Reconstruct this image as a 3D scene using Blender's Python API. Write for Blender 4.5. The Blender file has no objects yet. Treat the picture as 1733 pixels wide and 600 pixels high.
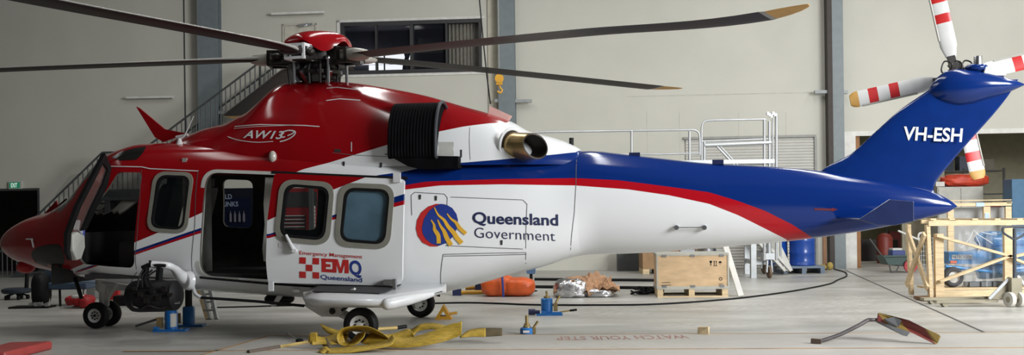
import bpy, bmesh, math, random
from math import sin, cos, pi, radians, sqrt, exp
from mathutils import Vector, Matrix, geometry
random.seed(7)
SC = bpy.context.scene
COL = SC.collection
V = Vector

# ---------------------------------------------------------------- camera model (1733x600 photograph)
F, H0, RHO, CX, CY = 1800.0, 1.535, 0.013, 866.5, 360.0
PSI = radians(8.77); HX, HY = -2.626, 14.5            # where the helicopter's rotor axis stands, and its heading
WALL_T, WALL_Y = 0.09, 28.3

def ray(px, py):
    u = px - CX; v = py - CY; c = cos(RHO); s = sin(RHO)
    return V(((u*c - v*s)/F, 1.0, -(u*s + v*c)/F))
def atY(px, py, Y):
    r = ray(px, py); return V((r.x*Y, Y, H0 + r.z*Y))
def fl(px, py):
    r = ray(px, py); Y = -H0/r.z; return V((r.x*Y, Y, 0.0))
def HP(px, py, b):
    r = ray(px, py); c, s = cos(PSI), sin(PSI)
    t = (b + HX*s + HY*c)/(r.x*s + c)
    X, Y, Z = r.x*t, t, H0 + r.z*t
    return V(((X-HX)*c - (Y-HY)*s, b, Z))
def WP(px, py, off=0.0):
    r = ray(px, py); t = (WALL_Y - off)/(1 + WALL_T*r.x); return V((r.x*t, t, H0 + r.z*t))
WROT = -math.atan(WALL_T)
WX = V((cos(WROT), sin(WROT), 0)); WN = V((sin(WROT), -cos(WROT), 0))   # along the wall, and out of it towards the room

# ---------------------------------------------------------------- mesh builder
class MB:
    def __init__(self): self.v = []; self.f = []; self.m = []; self.cur = 0
    def add(self, vs, fs):
        k = len(self.v); self.v += [V(p) for p in vs]
        for q in fs: self.f.append([i+k for i in q]); self.m.append(self.cur)
        return self
    def hexa(self, p):   # 8 points: bottom 4 ccw, top 4
        return self.add(p, [(3,2,1,0),(4,5,6,7),(0,1,5,4),(1,2,6,5),(2,3,7,6),(3,0,4,7)])
    def box(self, lo, hi):
        x0,y0,z0 = lo; x1,y1,z1 = hi
        return self.hexa([(x0,y0,z0),(x1,y0,z0),(x1,y1,z0),(x0,y1,z0),(x0,y0,z1),(x1,y0,z1),(x1,y1,z1),(x0,y1,z1)])
    def obox(self, c, ex, ey, ez):   # centre and half vectors
        c=V(c); ex=V(ex); ey=V(ey); ez=V(ez)
        return self.hexa([c-ex-ey-ez,c+ex-ey-ez,c+ex+ey-ez,c-ex+ey-ez,c-ex-ey+ez,c+ex-ey+ez,c+ex+ey+ez,c-ex+ey+ez])
    def bar(self, p, q, w, h, up=(0,0,1)):
        p=V(p); q=V(q); d=(q-p); L=d.length
        if L < 1e-6: return self
        d/=L; up=V(up)
        if abs(d.dot(up))>.98: up=V((0,1,0)) if abs(d.y)<.9 else V((1,0,0))
        s=d.cross(up).normalized(); u=s.cross(d)
        return self.obox((p+q)/2, d*L/2, s*w/2, u*h/2)
    def tube(self, pts, r, n=10, caps=True, closed=False):
        pts=[V(p) for p in pts]; N=len(pts); rs = r if isinstance(r,(list,tuple)) else [r]*N
        rings=[]; prev=None
        for i,p in enumerate(pts):
            if closed: t=(pts[(i+1)%N]-pts[i-1])
            else: t=(pts[min(i+1,N-1)]-pts[max(i-1,0)])
            t.normalize()
            if prev is None:
                a=V((0,0,1)) if abs(t.z)<.9 else V((1,0,0)); nrm=t.cross(a).normalized()
            else:
                nrm=(prev-t*prev.dot(t)).normalized()
            prev=nrm; bn=t.cross(nrm)
            rings.append([p+(nrm*cos(2*pi*k/n)+bn*sin(2*pi*k/n))*rs[i] for k in range(n)])
        return self.loft(rings, caps=caps and not closed, closed=closed)
    def loft(self, rings, caps=True, closed=False, ring_closed=True):
        n=len(rings[0]); vs=[p for r in rings for p in r]; fs=[]
        R=len(rings)
        for i in range(R if closed else R-1):
            j=(i+1)%R
            for k in range(n if ring_closed else n-1):
                l=(k+1)%n
                fs.append((i*n+k,i*n+l,j*n+l,j*n+k))
        if caps and not closed:
            fs.append(tuple(range(n-1,-1,-1))); fs.append(tuple((R-1)*n+k for k in range(n)))
        return self.add(vs,fs)
    def lathe(self, prof, c=(0,0,0), axis=(0,0,1), n=24, caps=True):   # prof: (radius, height)
        ax=V(axis).normalized(); a=V((0,0,1)) if abs(ax.z)<.9 else V((1,0,0))
        s=ax.cross(a).normalized(); t=ax.cross(s); c=V(c)
        rings=[[c+ax*h+(s*cos(2*pi*k/n)+t*sin(2*pi*k/n))*max(r,1e-4) for k in range(n)] for r,h in prof]
        return self.loft(rings,caps=caps)
    def prism(self, poly, ext):
        ext=V(ext); p=[V(q) for q in poly]; n=len(p)
        fs=[tuple(range(n-1,-1,-1)),tuple(range(n,2*n))]+[(i,(i+1)%n,n+(i+1)%n,n+i) for i in range(n)]
        return self.add(p+[q+ext for q in p],fs)
    def grid(self, rows, solid=None):   # rows of points
        n=len(rows[0]); vs=[p for r in rows for p in r]; fs=[(i*n+k,i*n+k+1,(i+1)*n+k+1,(i+1)*n+k) for i in range(len(rows)-1) for k in range(n-1)]
        return self.add(vs,fs)
    def ellip(self, c, r, nu=20, nv=12):
        c=V(c); prof=[(sin(pi*i/nv),-cos(pi*i/nv)) for i in range(nv+1)]
        rings=[[c+V((r[0]*max(q,1e-3)*cos(2*pi*k/nu), r[1]*max(q,1e-3)*sin(2*pi*k/nu), r[2]*h)) for k in range(nu)] for q,h in prof]
        return self.loft(rings)

def catmull(pts, per=8, closed=False):
    pts=[V(p) for p in pts]; out=[]; n=len(pts)
    for i in range(n if closed else n-1):
        p0=pts[(i-1)%n] if closed or i>0 else pts[0]; p1=pts[i]; p2=pts[(i+1)%n]
        p3=pts[(i+2)%n] if closed or i+2<n else pts[-1]
        for k in range(per):
            t=k/per
            out.append(.5*((2*p1)+(p2-p0)*t+(2*p0-5*p1+4*p2-p3)*t*t+(3*p1-p0-3*p2+p3)*t**3))
    if not closed: out.append(pts[-1])
    return out
def arc_corner(poly, r, n=6):   # round the corners of a 2-D/3-D polygon
    out=[]; N=len(poly); poly=[V(p) for p in poly]
    for i in range(N):
        p=poly[i]; a=poly[i-1]-p; b=poly[(i+1)%N]-p
        rr=min(r if not isinstance(r,(list,tuple)) else r[i], a.length*.49, b.length*.49)
        A=p+a.normalized()*rr; B=p+b.normalized()*rr
        for k in range(n+1):
            t=k/n; out.append(A*(1-t)**2+p*2*t*(1-t)+B*t*t)
    return out
def pchip(tab):
    xs=[t[0] for t in tab]; ys=[t[1] for t in tab]; n=len(xs)
    d=[(ys[i+1]-ys[i])/(xs[i+1]-xs[i]) for i in range(n-1)]
    m=[d[0]]+[0 if d[i-1]*d[i]<=0 else 2*d[i-1]*d[i]/(d[i-1]+d[i]) for i in range(1,n-1)]+[d[-1]]
    def f(x):
        if x<=xs[0]: return ys[0]
        if x>=xs[-1]: return ys[-1]
        i=0
        while xs[i+1]<x: i+=1
        h=xs[i+1]-xs[i]; t=(x-xs[i])/h
        return ys[i]*(1+2*t)*(1-t)**2+h*m[i]*t*(1-t)**2+ys[i+1]*t*t*(3-2*t)+h*m[i+1]*t*t*(t-1)
    return f

# ---------------------------------------------------------------- materials
MATS={}
def mat(name, col, rough=.5, metal=0.0, var=.08, scale=6.0, coat=0.0, bump=0.0, stretch=None, spec=.5, col2=None):
    if name in MATS: return MATS[name]
    m=bpy.data.materials.new(name); m.use_nodes=True; nt=m.node_tree; bs=nt.nodes['Principled BSDF']
    c=(*col,1.0)
    tc=nt.nodes.new('ShaderNodeTexCoord'); mp=nt.nodes.new('ShaderNodeMapping'); nt.links.new(tc.outputs['Object'],mp.inputs['Vector'])
    if stretch: mp.inputs['Scale'].default_value=stretch
    nz=nt.nodes.new('ShaderNodeTexNoise'); nz.inputs['Scale'].default_value=scale; nz.inputs['Detail'].default_value=5; nt.links.new(mp.outputs['Vector'],nz.inputs['Vector'])
    mx=nt.nodes.new('ShaderNodeMix'); mx.data_type='RGBA'
    lo=tuple(x*(1-var) for x in col) if col2 is None else col2; hi=tuple(min(1,x*(1+var)) for x in col)
    mx.inputs[6].default_value=(*lo,1); mx.inputs[7].default_value=(*hi,1)
    mr=nt.nodes.new('ShaderNodeMapRange'); mr.inputs[1].default_value=.35; mr.inputs[2].default_value=.65
    nt.links.new(nz.outputs['Fac'],mr.inputs[0]); nt.links.new(mr.outputs[0],mx.inputs[0])
    nt.links.new(mx.outputs[2],bs.inputs['Base Color'])
    bs.inputs['Roughness'].default_value=rough; bs.inputs['Metallic'].default_value=metal
    bs.inputs['Coat Weight'].default_value=coat; bs.inputs['Coat Roughness'].default_value=.05
    bs.inputs['Specular IOR Level'].default_value=spec
    if bump:
        bp=nt.nodes.new('ShaderNodeBump'); bp.inputs['Strength'].default_value=bump; bp.inputs['Distance'].default_value=.02
        nt.links.new(nz.outputs['Fac'],bp.inputs['Height']); nt.links.new(bp.outputs['Normal'],bs.inputs['Normal'])
    MATS[name]=m; return m
def emit(name, col, s):
    m=bpy.data.materials.new(name); m.use_nodes=True; bs=m.node_tree.nodes['Principled BSDF']
    bs.inputs['Base Color'].default_value=(*col,1); bs.inputs['Emission Color'].default_value=(*col,1); bs.inputs['Emission Strength'].default_value=s
    return m
def glass(name, tint, alpha=.35, rough=.03):
    m=bpy.data.materials.new(name); m.use_nodes=True; nt=m.node_tree; bs=nt.nodes['Principled BSDF']
    bs.inputs['Base Color'].default_value=(*tint,1); bs.inputs['Roughness'].default_value=rough; bs.inputs['Alpha'].default_value=alpha
    bs.inputs['Specular IOR Level'].default_value=.6
    return m
def S(r,g,b):   # sRGB 0-255 -> linear
    return tuple(((x/255)/12.92 if x<=10 else (((x/255)+.055)/1.055)**2.4) for x in (r,g,b))

# ---------------------------------------------------------------- objects
ROOT={}
def thing(name, label, cat, loc, rotz=0.0, group=None):
    o=bpy.data.objects.new(name,None); COL.objects.link(o); o.empty_display_size=.2
    o.location=loc; o.rotation_euler=(0,0,rotz); o['label']=label; o['category']=cat
    if group: o['group']=group
    ROOT[o]=Matrix.Translation(V(loc)) @ Matrix.Rotation(rotz,4,'Z')
    return o
def tag(o,label,cat,group=None):
    o['label']=label; o['category']=cat
    if group: o['group']=group
    return o
def build(name, mb, mats, parent=None, local=False, smooth=None, label=None, rotz=0.0):
    me=bpy.data.meshes.new(name)
    vs=mb.v
    loc=V((0,0,0)); M=None
    if parent is not None:
        M=ROOT[parent]
        if not local:
            Mi=M.inverted(); vs=[Mi@v for v in vs]
    elif not local:
        lo=[min(v[i] for v in vs) for i in range(3)]; hi=[max(v[i] for v in vs) for i in range(3)]
        loc=V(((lo[0]+hi[0])/2,(lo[1]+hi[1])/2,lo[2]))
        R=Matrix.Rotation(-rotz,4,'Z'); vs=[R@(v-loc) for v in vs]
    me.from_pydata([tuple(v) for v in vs],[],mb.f)
    if not isinstance(mats,(list,tuple)): mats=[mats]
    for m in mats: me.materials.append(m)
    if len(mats)>1: me.polygons.foreach_set('material_index',mb.m)
    bm=bmesh.new(); bm.from_mesh(me); bmesh.ops.remove_doubles(bm,verts=bm.verts,dist=1e-5); bmesh.ops.recalc_face_normals(bm,faces=bm.faces); bm.to_mesh(me); bm.free()
    if smooth is not None:
        me.shade_smooth(); me.set_sharp_from_angle(angle=radians(smooth))
    o=bpy.data.objects.new(name,me); COL.objects.link(o); o.location=loc
    if parent is None: o.rotation_euler=(0,0,rotz)
    if parent is not None: o.parent=parent; ROOT[o]=M
    else: ROOT[o]=Matrix.Translation(loc)@Matrix.Rotation(rotz,4,'Z')
    if label: o['label']=label
    return o
def struct(name, mb, m, parent=None, smooth=None, rotz=0.0):
    o=build(name,mb,m,parent,smooth=smooth,rotz=rotz)
    if parent is None: o['kind']='structure'
    return o
def bevel(o,w=.01,seg=2):
    md=o.modifiers.new('bevel','BEVEL'); md.width=w; md.segments=seg; md.limit_method='ANGLE'; md.angle_limit=radians(40)
    return o
def apply_mods(o):
    bpy.context.view_layer.update()
    dg=bpy.context.evaluated_depsgraph_get(); dg.update()
    me=bpy.data.meshes.new_from_object(o.evaluated_get(dg),depsgraph=dg)
    o.modifiers.clear(); o.data=me
    return o
_cap=None
def text2d(s, bold=0.0, shear=0.0, space=1.0):
    """flat text mesh, scaled so that a capital is 1 high: verts (x,y), faces, width"""
    global _cap
    def mk(body):
        cu=bpy.data.curves.new('lettering','FONT'); cu.body=body; cu.offset=bold; cu.shear=shear; cu.space_character=space
        cu.resolution_u=4; cu.fill_mode='FRONT'
        ob=bpy.data.objects.new('lettering',cu); COL.objects.link(ob); bpy.context.view_layer.update()
        dg=bpy.context.evaluated_depsgraph_get(); me=bpy.data.meshes.new_from_object(ob.evaluated_get(dg),depsgraph=dg)
        vs=[(v.co.x,v.co.y) for v in me.vertices]; fs=[tuple(p.vertices) for p in me.polygons]
        bpy.data.objects.remove(ob); bpy.data.curves.remove(cu); bpy.data.meshes.remove(me)
        return vs,fs
    if _cap is None:
        hv,_=mk('H'); _cap=max(y for x,y in hv)-min(y for x,y in hv)
    vs,fs=mk(s); x0=min(x for x,y in vs)
    vs=[((x-x0)/_cap,y/_cap) for x,y in vs]
    return vs,fs,max(x for x,y in vs)
def text_on(mb, s, org, right, up, bold=0.0, shear=0.0, space=1.0, post=None):
    """org: baseline start; right: vector of the full text width; up: vector of the cap height"""
    vs,fs,w=text2d(s,bold,shear,space); org=V(org); right=V(right); up=V(up)
    pts=[org+right*(x/w)+up*y for x,y in vs]
    if post: pts=[post(p) for p in pts]
    mb.add(pts,fs)
    return mb
# ---------------------------------------------------------------- palette
M_red   = mat('red_paint',(.27,.004,.007),.15,spec=.45,var=.05)
M_blue  = mat('blue_paint',(.003,.022,.14),.15,spec=.4,var=.06)
M_white = mat('white_paint',(.68,.69,.70),.28,coat=.4,var=.02)
M_offw  = mat('pale_grey_paint',(.5,.5,.46),.4,var=.05)
M_black = mat('black_rubber',(.007,.007,.008),.6,var=.2,spec=.25)
M_dark  = mat('dark_liner',(.022,.021,.021),.75,var=.2)
M_liner = mat('grey_liner',(.30,.30,.28),.7,var=.15)
M_inner = mat('inner_skin',(.075,.07,.06),.75,var=.2)
M_frame = mat('window_surround',(.22,.215,.18),.6,var=.06)
M_steel = mat('bare_steel',(.55,.56,.58),.28,1.0,var=.1)
M_alu   = mat('galvanised_tube',(.48,.50,.51),.4,.5,var=.06)
M_gear  = mat('gear_paint',(.6,.6,.57),.4,var=.06)
M_mech  = mat('dark_mechanism',(.022,.02,.018),.45,.4,var=.3,scale=20)
M_grip  = mat('rotor_grip',(.36,.35,.31),.45,var=.08)
M_bladeu= mat('rotor_blade_skin',(.010,.006,.007),.45,var=.15,spec=.25)
M_bladet= mat('rotor_blade_edge',(.26,.26,.24),.4,var=.08)
M_tan   = mat('rotor_blade_tip',(.52,.29,.07),.5,var=.06)
M_navy  = mat('navy_decal',(.012,.018,.07),.4)
M_gold  = mat('gold_decal',(.72,.40,.035),.4)
M_redd  = mat('red_decal',(.5,.02,.02),.4)
M_blued = mat('blue_decal',(.015,.04,.25),.4)
M_silv  = mat('silver_decal',(.6,.6,.6),.4)
M_seam  = mat('panel_gap',(.1,.1,.1),.7)
M_intake= mat('intake_mesh',(.004,.004,.005),.85,var=.3,spec=.08)
M_bronze= mat('heat_tinted_bronze',(.42,.30,.13),.3,.9,var=.25,scale=5)
M_soot_shade  = mat('soot_shade_metal',(.03,.022,.015),.5,.6,var=.3)  # sooty bore metal; also paints the shade in the shroud gap
G_wind  = glass('windshield_glass',(.10,.11,.11),.62)
G_cab   = glass('cabin_glass',(.012,.016,.018),.38)
G_blue  = mat('blue_grey_glass',(.085,.15,.20),.12,coat=.8,var=.18,scale=2.5)  # opaque blue-grey pane colour for the rear door window
G_black = mat('smoked_glass',(.012,.012,.011),.18,var=.1,spec=.3)

# ---------------------------------------------------------------- helicopter body shape (local frame: x aft, y starboard, z up)
f_top=pchip([(-4.72,1.2),(-4.66,1.31),(-4.51,1.42),(-4.35,1.5),(-4.17,1.57),(-4,1.61),(-3.8,1.66),(-3.6,1.76),(-3.34,1.93),(-3.1,2.17),(-2.85,2.41),(-2.6,2.5),(-2.31,2.55),(-1.5,2.54),(0,2.52),(1,2.42),(2,2.3),(3,2.3),(3.5,2.33),(3.71,2.33),(4.07,2.29),(4.6,2.22),(5.23,2.14),(6.04,2.08),(6.43,2.04),(7,1.95),(7.6,1.83),(8,1.72),(8.2,1.61),(8.26,1.55)])
f_bot=pchip([(-4.72,1.19),(-4.65,1.08),(-4.5,.98),(-4.3,.9),(-3.96,.82),(-3.5,.74),(-2.95,.66),(-2.5,.6),(-1.5,.54),(-.7,.48),(.1,.44),(1,.45),(1.84,.52),(2.35,.64),(2.65,.73),(3.05,.82),(3.48,.95),(3.7,.98),(4.05,.985),(4.53,1.0),(5.1,1.045),(5.58,1.08),(6.2,1.13),(7,1.23),(7.7,1.36),(8,1.43),(8.15,1.47),(8.26,1.54)])
f_w=pchip([(-4.72,.02),(-4.66,.15),(-4.5,.34),(-4.3,.5),(-4,.68),(-3.6,.85),(-3.2,.98),(-2.8,1.06),(-2.3,1.1),(-1,1.12),(1,1.12),(1.6,1.08),(2.2,.98),(2.8,.84),(3.48,.65),(4.05,.57),(5.1,.45),(6.2,.33),(7,.25),(7.7,.17),(8.15,.09),(8.26,.03)])
f_zm=pchip([(-4.72,1.195),(-3.5,1.2),(-2.5,1.3),(1,1.35),(3.35,1.6),(3.75,1.75),(5,1.68),(8.26,1.545)])
f_nt=pchip([(-4.72,2.1),(-3.4,2.2),(-2.9,2.9),(-2.3,3.6),(1,3.6),(2.5,3.0),(3.5,2.5),(8,2.1)])
f_nb=pchip([(-4.72,2.1),(-3.4,2.2),(-2.5,3.0),(1,3.4),(2.5,3.1),(3.3,2.9),(3.75,2.0),(8,2.0)])
def hw(a,z):
    w=f_w(a); zm=f_zm(a)
    if z>=zm: h=f_top(a)-zm; n=f_nt(a); t=(z-zm)/max(h,1e-4)
    else: h=zm-f_bot(a); n=f_nb(a); t=(zm-z)/max(h,1e-4)
    t=min(t,.9995)
    return w*(1-t**n)**(1/n)
c_top=pchip([(-2.28,2.5),(-2.16,2.55),(-2.05,2.6),(-1.77,2.69),(-1.55,2.76),(-1.23,2.83),(-1.04,2.92),(-.9,2.99),(-.75,3.12),(-.6,3.26),(-.5,3.325),(-.34,3.36),(.07,3.36),(.44,3.33),(1.07,3.22),(1.51,3.12),(2.06,2.95),(2.39,2.85),(2.67,2.74),(2.92,2.6),(3.27,2.5),(3.57,2.36),(3.62,2.3)])
c_w=pchip([(-2.28,.2),(-2.1,.45),(-1.8,.68),(-1.4,.84),(-.6,.95),(.5,1.0),(1.6,.99),(2.4,.88),(3,.70),(3.62,.42)])
c_n=pchip([(-2.28,2.0),(-1,1.9),(0,1.75),(1.2,1.8),(2.4,2.1),(3.62,2.2)])
C_Z0=2.14
def chw(a,z):
    h=c_top(a)-C_Z0; n=c_n(a); t=min(max((z-C_Z0)/h,0),.9995)
    return c_w(a)*(1-t**n)**(1/n)
def on_body(px,py,eps=0.0,fn=hw,side=-1):
    b=-1.0*(-side)
    for _ in range(6):
        p=HP(px,py,b); b=side*(fn(p.x,p.z)+eps)
    return V((p.x,b,p.z))
def proj(p,eps=.006,fn=hw,side=-1): return V((p.x, side*(fn(p.x,p.z)+eps), p.z))

def curve_pts(pxs,fn=hw):
    r=[]
    for x,y in pxs:
        p=on_body(x,y,0,fn); r.append((p.x,p.z))
    return r
def livery(name, f1,f2,f3,f4):
    """white below f1, red stripe f1-f2, blue f2-f3, white f3-f4, red above f4; each boundary a height curve along the body"""
    m=bpy.data.materials.new(name); m.use_nodes=True; nt=m.node_tree; bs=nt.nodes['Principled BSDF']
    tc=nt.nodes.new('ShaderNodeTexCoord'); sp=nt.nodes.new('ShaderNodeSeparateXYZ'); nt.links.new(tc.outputs['Object'],sp.inputs[0])
    mr=nt.nodes.new('ShaderNodeMapRange'); mr.inputs[1].default_value=-5; mr.inputs[2].default_value=9.3; nt.links.new(sp.outputs['X'],mr.inputs[0])
    zz=nt.nodes.new('ShaderNodeMath'); zz.operation='DIVIDE'; zz.inputs[1].default_value=4.0; nt.links.new(sp.outputs['Z'],zz.inputs[0])
    white=(.78,.795,.805,1); red=(.27,.004,.007,1); red2=(.40,.005,.012,1); blue=(.003,.022,.15,1)
    prev=None
    for pts,col in ((f1,red2),(f2,blue),(f3,white),(f4,red)):
        fc=nt.nodes.new('ShaderNodeFloatCurve'); cm=fc.mapping; cu=cm.curves[0]; cm.use_clip=False
        pts=sorted(pts); q=[((a+5)/14.3, z/4) for a,z in pts]
        cu.points[0].location=(0,q[0][1]); cu.points[1].location=(1,q[-1][1])
        for a,z in q: cu.points.new(a,z)
        for p in cu.points: p.handle_type='VECTOR'
        cm.update(); nt.links.new(mr.outputs[0],fc.inputs['Value'])
        gt=nt.nodes.new('ShaderNodeMath'); gt.operation='GREATER_THAN'; nt.links.new(zz.outputs[0],gt.inputs[0]); nt.links.new(fc.outputs[0],gt.inputs[1])
        mx=nt.nodes.new('ShaderNodeMix'); mx.data_type='RGBA'; nt.links.new(gt.outputs[0],mx.inputs[0]); mx.inputs[7].default_value=col
        if prev is None: mx.inputs[6].default_value=white
        else: nt.links.new(prev,mx.inputs[6])
        prev=mx.outputs[2]
    nt.links.new(prev,bs.inputs['Base Color'])
    bs.inputs['Roughness'].default_value=.14; bs.inputs['Specular IOR Level'].default_value=.45; bs.inputs['Coat Weight'].default_value=0; bs.inputs['Coat Roughness'].default_value=.06
    return m
TAILPX2=[(685,313),(721,307),(850,302.5),(973,301),(1045,304.5),(1097,311),(1150,318),(1200,325),(1250,340),(1295,356.5),(1340,379),(1376,403)]
TAILPX1=[(685,320.5),(745,313.5),(850,311.5),(973,313.5),(1062,320),(1132,330),(1200,344.5),(1250,364),(1289,383.5),(1335,407)]
F1=curve_pts([(125,466),(158,452),(229.7,430.5),(336,395)]+TAILPX1)+[(6.25,1.0),(9.2,.9)]
F2=curve_pts([(120,465.5),(155,451),(229.7,427),(336,390.5)]+TAILPX2)+[(6.55,1.0),(9.2,.9)]
F3=curve_pts([(117,465),(150,450.5),(229.7,422.5),(336,386.5),(640,296),(685,290),(715,283)])+[(p.x,p.z) for p in [on_body(x,y,0,chw) for x,y in ((775,275.5),(844,270),(940,261),(979,257))]]+[(3.75,2.6),(9.2,4.0)]
F4=[(-4.9,0),(-3.62,.3),(-3.55,.72)]+curve_pts([(112,461),(138.5,447.5),(229.7,409),(261,396),(339,360.6)])+[(p.x,p.z) for p in [on_body(x,y,0,chw) for x,y in ((516,286),(560,274),(660,243.5),(740,223),(784,214),(832,208),(856,208))]]+[(2.75,2.9),(3.0,3.6),(9.2,4.0)]
M_liv=livery('helicopter_livery',F1,F2,F3,F4)
D1=[(455,402.5),(565,371),(669,349.5),(690,344)]; D2=[(455,398.5),(565,367),(669,342.5),(690,337)]; D3=[(455,395.5),(565,363.2),(669,332.5),(690,326)]; D4=[(450,374),(565,320),(622,298),(690,265)]
DB=-1.2
dd=lambda L:[(HP(x,y,DB).x,HP(x,y,DB).z) for x,y in L]
M_livd=livery('sliding_door_livery',dd(D1),dd(D2),dd(D3),dd(D4))

heli=thing('rescue_helicopter','red, white and blue rescue helicopter with five drooping rotor blades parked inside the hangar','helicopter',(HX,HY,0),-PSI)
def hp(name,mb,mats,parent=None,smooth=40,label=None): return build(name,mb,mats,parent or heli,local=True,smooth=smooth,label=label)

# --- fuselage shell with real openings
def ring(a,n=72):
    r=[]; w=f_w(a); zm=f_zm(a); ht=f_top(a)-zm; hb=zm-f_bot(a); nt=f_nt(a); nb=f_nb(a)
    for k in range(n):
        t=2*pi*(k+.5)/n; c=cos(t); s=sin(t); nn=nt if s>=0 else nb; h=ht if s>=0 else hb
        r.append(V((a, w*math.copysign(abs(c)**(2/nn),c), zm+h*math.copysign(abs(s)**(2/nn),s))))
    return r
A_SPLIT=on_body(977,350).x
def body_mesh(a0,a1,nose=False,tail=False):
    mb=MB(); st=[]; a=a0
    while a<a1-1e-6:
        st.append(a); a+=.03 if a<-4.4 else (.06 if a<-2 else .14)
        if a>7.9: a-=.08
    st.append(a1)
    rings=[ring(a) for a in st]; n=len(rings[0])
    vs=[p for r in rings for p in r]; fs=[]; gl=[]
    for i in range(len(st)-1):
        for k in range(n):
            l=(k+1)%n; q=(i*n+k,i*n+l,(i+1)*n+l,(i+1)*n+k)
            c=(vs[q[0]]+vs[q[2]])/2
            if nose and -3.74<c.x<-2.84 and c.z>1.64 and abs(c.y)<.86*f_w(c.x) and abs(c.y)>.03: gl.append(q)
            else: fs.append(q)
    if nose: fs.append(tuple(range(n)))
    if tail: fs.append(tuple((len(st)-1)*n+k for k in range(n)))
    mb.add(vs,fs); return mb,vs,gl
mb,vs,gl=body_mesh(-4.72,A_SPLIT,nose=True)
fus=hp('fuselage',mb,[M_liv,M_inner],label='red and white fuselage with a thin blue and red stripe')
md=fus.modifiers.new('shell','SOLIDIFY'); md.thickness=.045; md.offset=-1; md.material_offset=1; md.material_offset_rim=1
def px_poly(pts,b,r=.1,n=6): return arc_corner([HP(x,y,b) for x,y in pts],r,n)
cut=MB(); cut.cur=1
def cutter(pts,b,r,d0,d1):
    p=px_poly(pts,b,r)
    cut.prism([V((q.x,d0,q.z)) for q in p],(0,d1-d0,0))
PILOT=[(198,291),(236,291),(241,298),(238,330),(231,410),(229,443),(222,453),(184,451),(136,447),(131,440),(141,385),(158,350),(184,318)]
CABIN=[(347,291),(562,299),(556,479),(335,467)]
WIN1=[(258,289),(327,291),(318,395),(248,391)]
def shrink(pts,d):
    cx=sum(p[0] for p in pts)/len(pts); cy=sum(p[1] for p in pts)/len(pts)
    return [(x-math.copysign(d,x-cx),y-math.copysign(d,y-cy)) for x,y in pts]
cutter(PILOT,-1.05,.05,-1.6,-.45)
cutter(CABIN,-1.12,.16,-1.6,-.55)
cutter(shrink(WIN1,7),-1.11,.13,-1.6,-.6)
# starboard windows (seen through the open doors)
STB=[([(380,303),(430,305),(427,386),(378,383)],.1),([(463,306),(540,309),(535,389),(460,386)],.1),([(185,300),(240,291),(240,334),(160,334)],.05),([(275,302),(330,304),(326,384),(272,382)],.1)]
for pts,r in STB: cutter(pts,1.08,r,.45,1.6)
co=hp('fuselage_opening',cut,[M_liv,M_inner])
bo=fus.modifiers.new('openings','BOOLEAN'); bo.operation='DIFFERENCE'; bo.solver='EXACT'; bo.object=co
apply_mods(fus); bpy.data.objects.remove(co)
fus.data.shade_smooth(); fus.data.set_sharp_from_angle(angle=radians(35))
mb=MB(); mb.add(vs,gl); hp('windshield',mb,G_wind,label='tinted windshield panes')
mb,_,_=body_mesh(A_SPLIT,8.26,tail=True)
boom=hp('tail_boom',mb,M_liv,label='tapering tail boom, blue above a red stripe and white below')

# --- conformal patches on the skin
def patch(mb,poly,eps=.006,fn=hw,side=-1,step=.06):
    xs=[p.x for p in poly]; zs=[p.z for p in poly]
    pts=[]; N=len(poly)
    for i in range(N):
        p=poly[i]; q=poly[(i+1)%N]; L=(q-p).length; k=max(1,int(L/step))
        for j in range(k): pts.append(p.lerp(q,j/k))
    nb=len(pts); P=[V((p.x,p.z)) for p in pts]
    def inside(x,z):
        c=False
        for i in range(nb):
            a=P[i]; b=P[i-1]
            if (a.y>z)!=(b.y>z) and x<(b.x-a.x)*(z-a.y)/(b.y-a.y)+a.x: c=not c
        return c
    x=min(xs)+step*.5
    while x<max(xs):
        z=min(zs)+step*.5
        while z<max(zs):
            if inside(x,z) and min((V((x,z))-p).length for p in P)>step*.45: P.append(V((x,z)))
            z+=step
        x+=step
    r=geometry.delaunay_2d_cdt(P,[],[list(range(nb))],1,1e-5)
    mb.add([V((p.x,side*(fn(p.x,p.y)+eps),p.y)) for p in r[0]],[tuple(f) for f in r[2]])
    return mb
def px_patch(mb,pts,eps=.006,fn=hw,r=.02,step=.06,b=-1.0):
    return patch(mb,arc_corner([V((q.x,0,q.z)) for q in [on_body(x,y,0,fn) for x,y in pts]],r),eps,fn,step=step)
def frame_loop(mb,outer,inner,eps,fn=hw,th=.012):
    """ring between two polygons with the same number of points, laid on the skin"""
    o=[proj(p,eps+th,fn) for p in outer]; i=[proj(p,eps+th,fn) for p in inner]; o2=[proj(p,-.01,fn) for p in outer]; i2=[proj(p,-.04,fn) for p in inner]
    n=len(o); return mb.add(o+i+o2+i2,[q for k in range(n) for q in ((k,(k+1)%n,n+(k+1)%n,n+k),(k,2*n+k,2*n+(k+1)%n,(k+1)%n),(n+k,n+(k+1)%n,3*n+(k+1)%n,3*n+k))])
def px_ring(pts,r,n=8): return arc_corner([HP(x,y,-1.11) for x,y in pts],r,n)
mb=MB(); frame_loop(mb,px_ring(WIN1,.16),px_ring(shrink(WIN1,6),.13),.002); wf=hp('cabin_window',mb,M_frame,label='rounded cabin window in a grey surround')
mb=MB(); frame_loop(mb,px_ring(shrink(WIN1,6),.13),px_ring(shrink(WIN1,10),.11),.001,th=.008); hp('window_gasket',mb,M_black,wf)
mb=MB(); patch(mb,px_ring(shrink(WIN1,8),.12),-.012); hp('window_pane',mb,G_cab,wf)
for pts,r in STB:
    mb=MB(); q=arc_corner([HP(x,y,1.08) for x,y in pts],r,6); patch(mb,q,-.02,side=1,step=.12); hp('window_pane',mb,glass('far_cabin_glass',(.02,.03,.035),.18) if 'far_cabin_glass' not in bpy.data.materials else bpy.data.materials['far_cabin_glass'])
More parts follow.
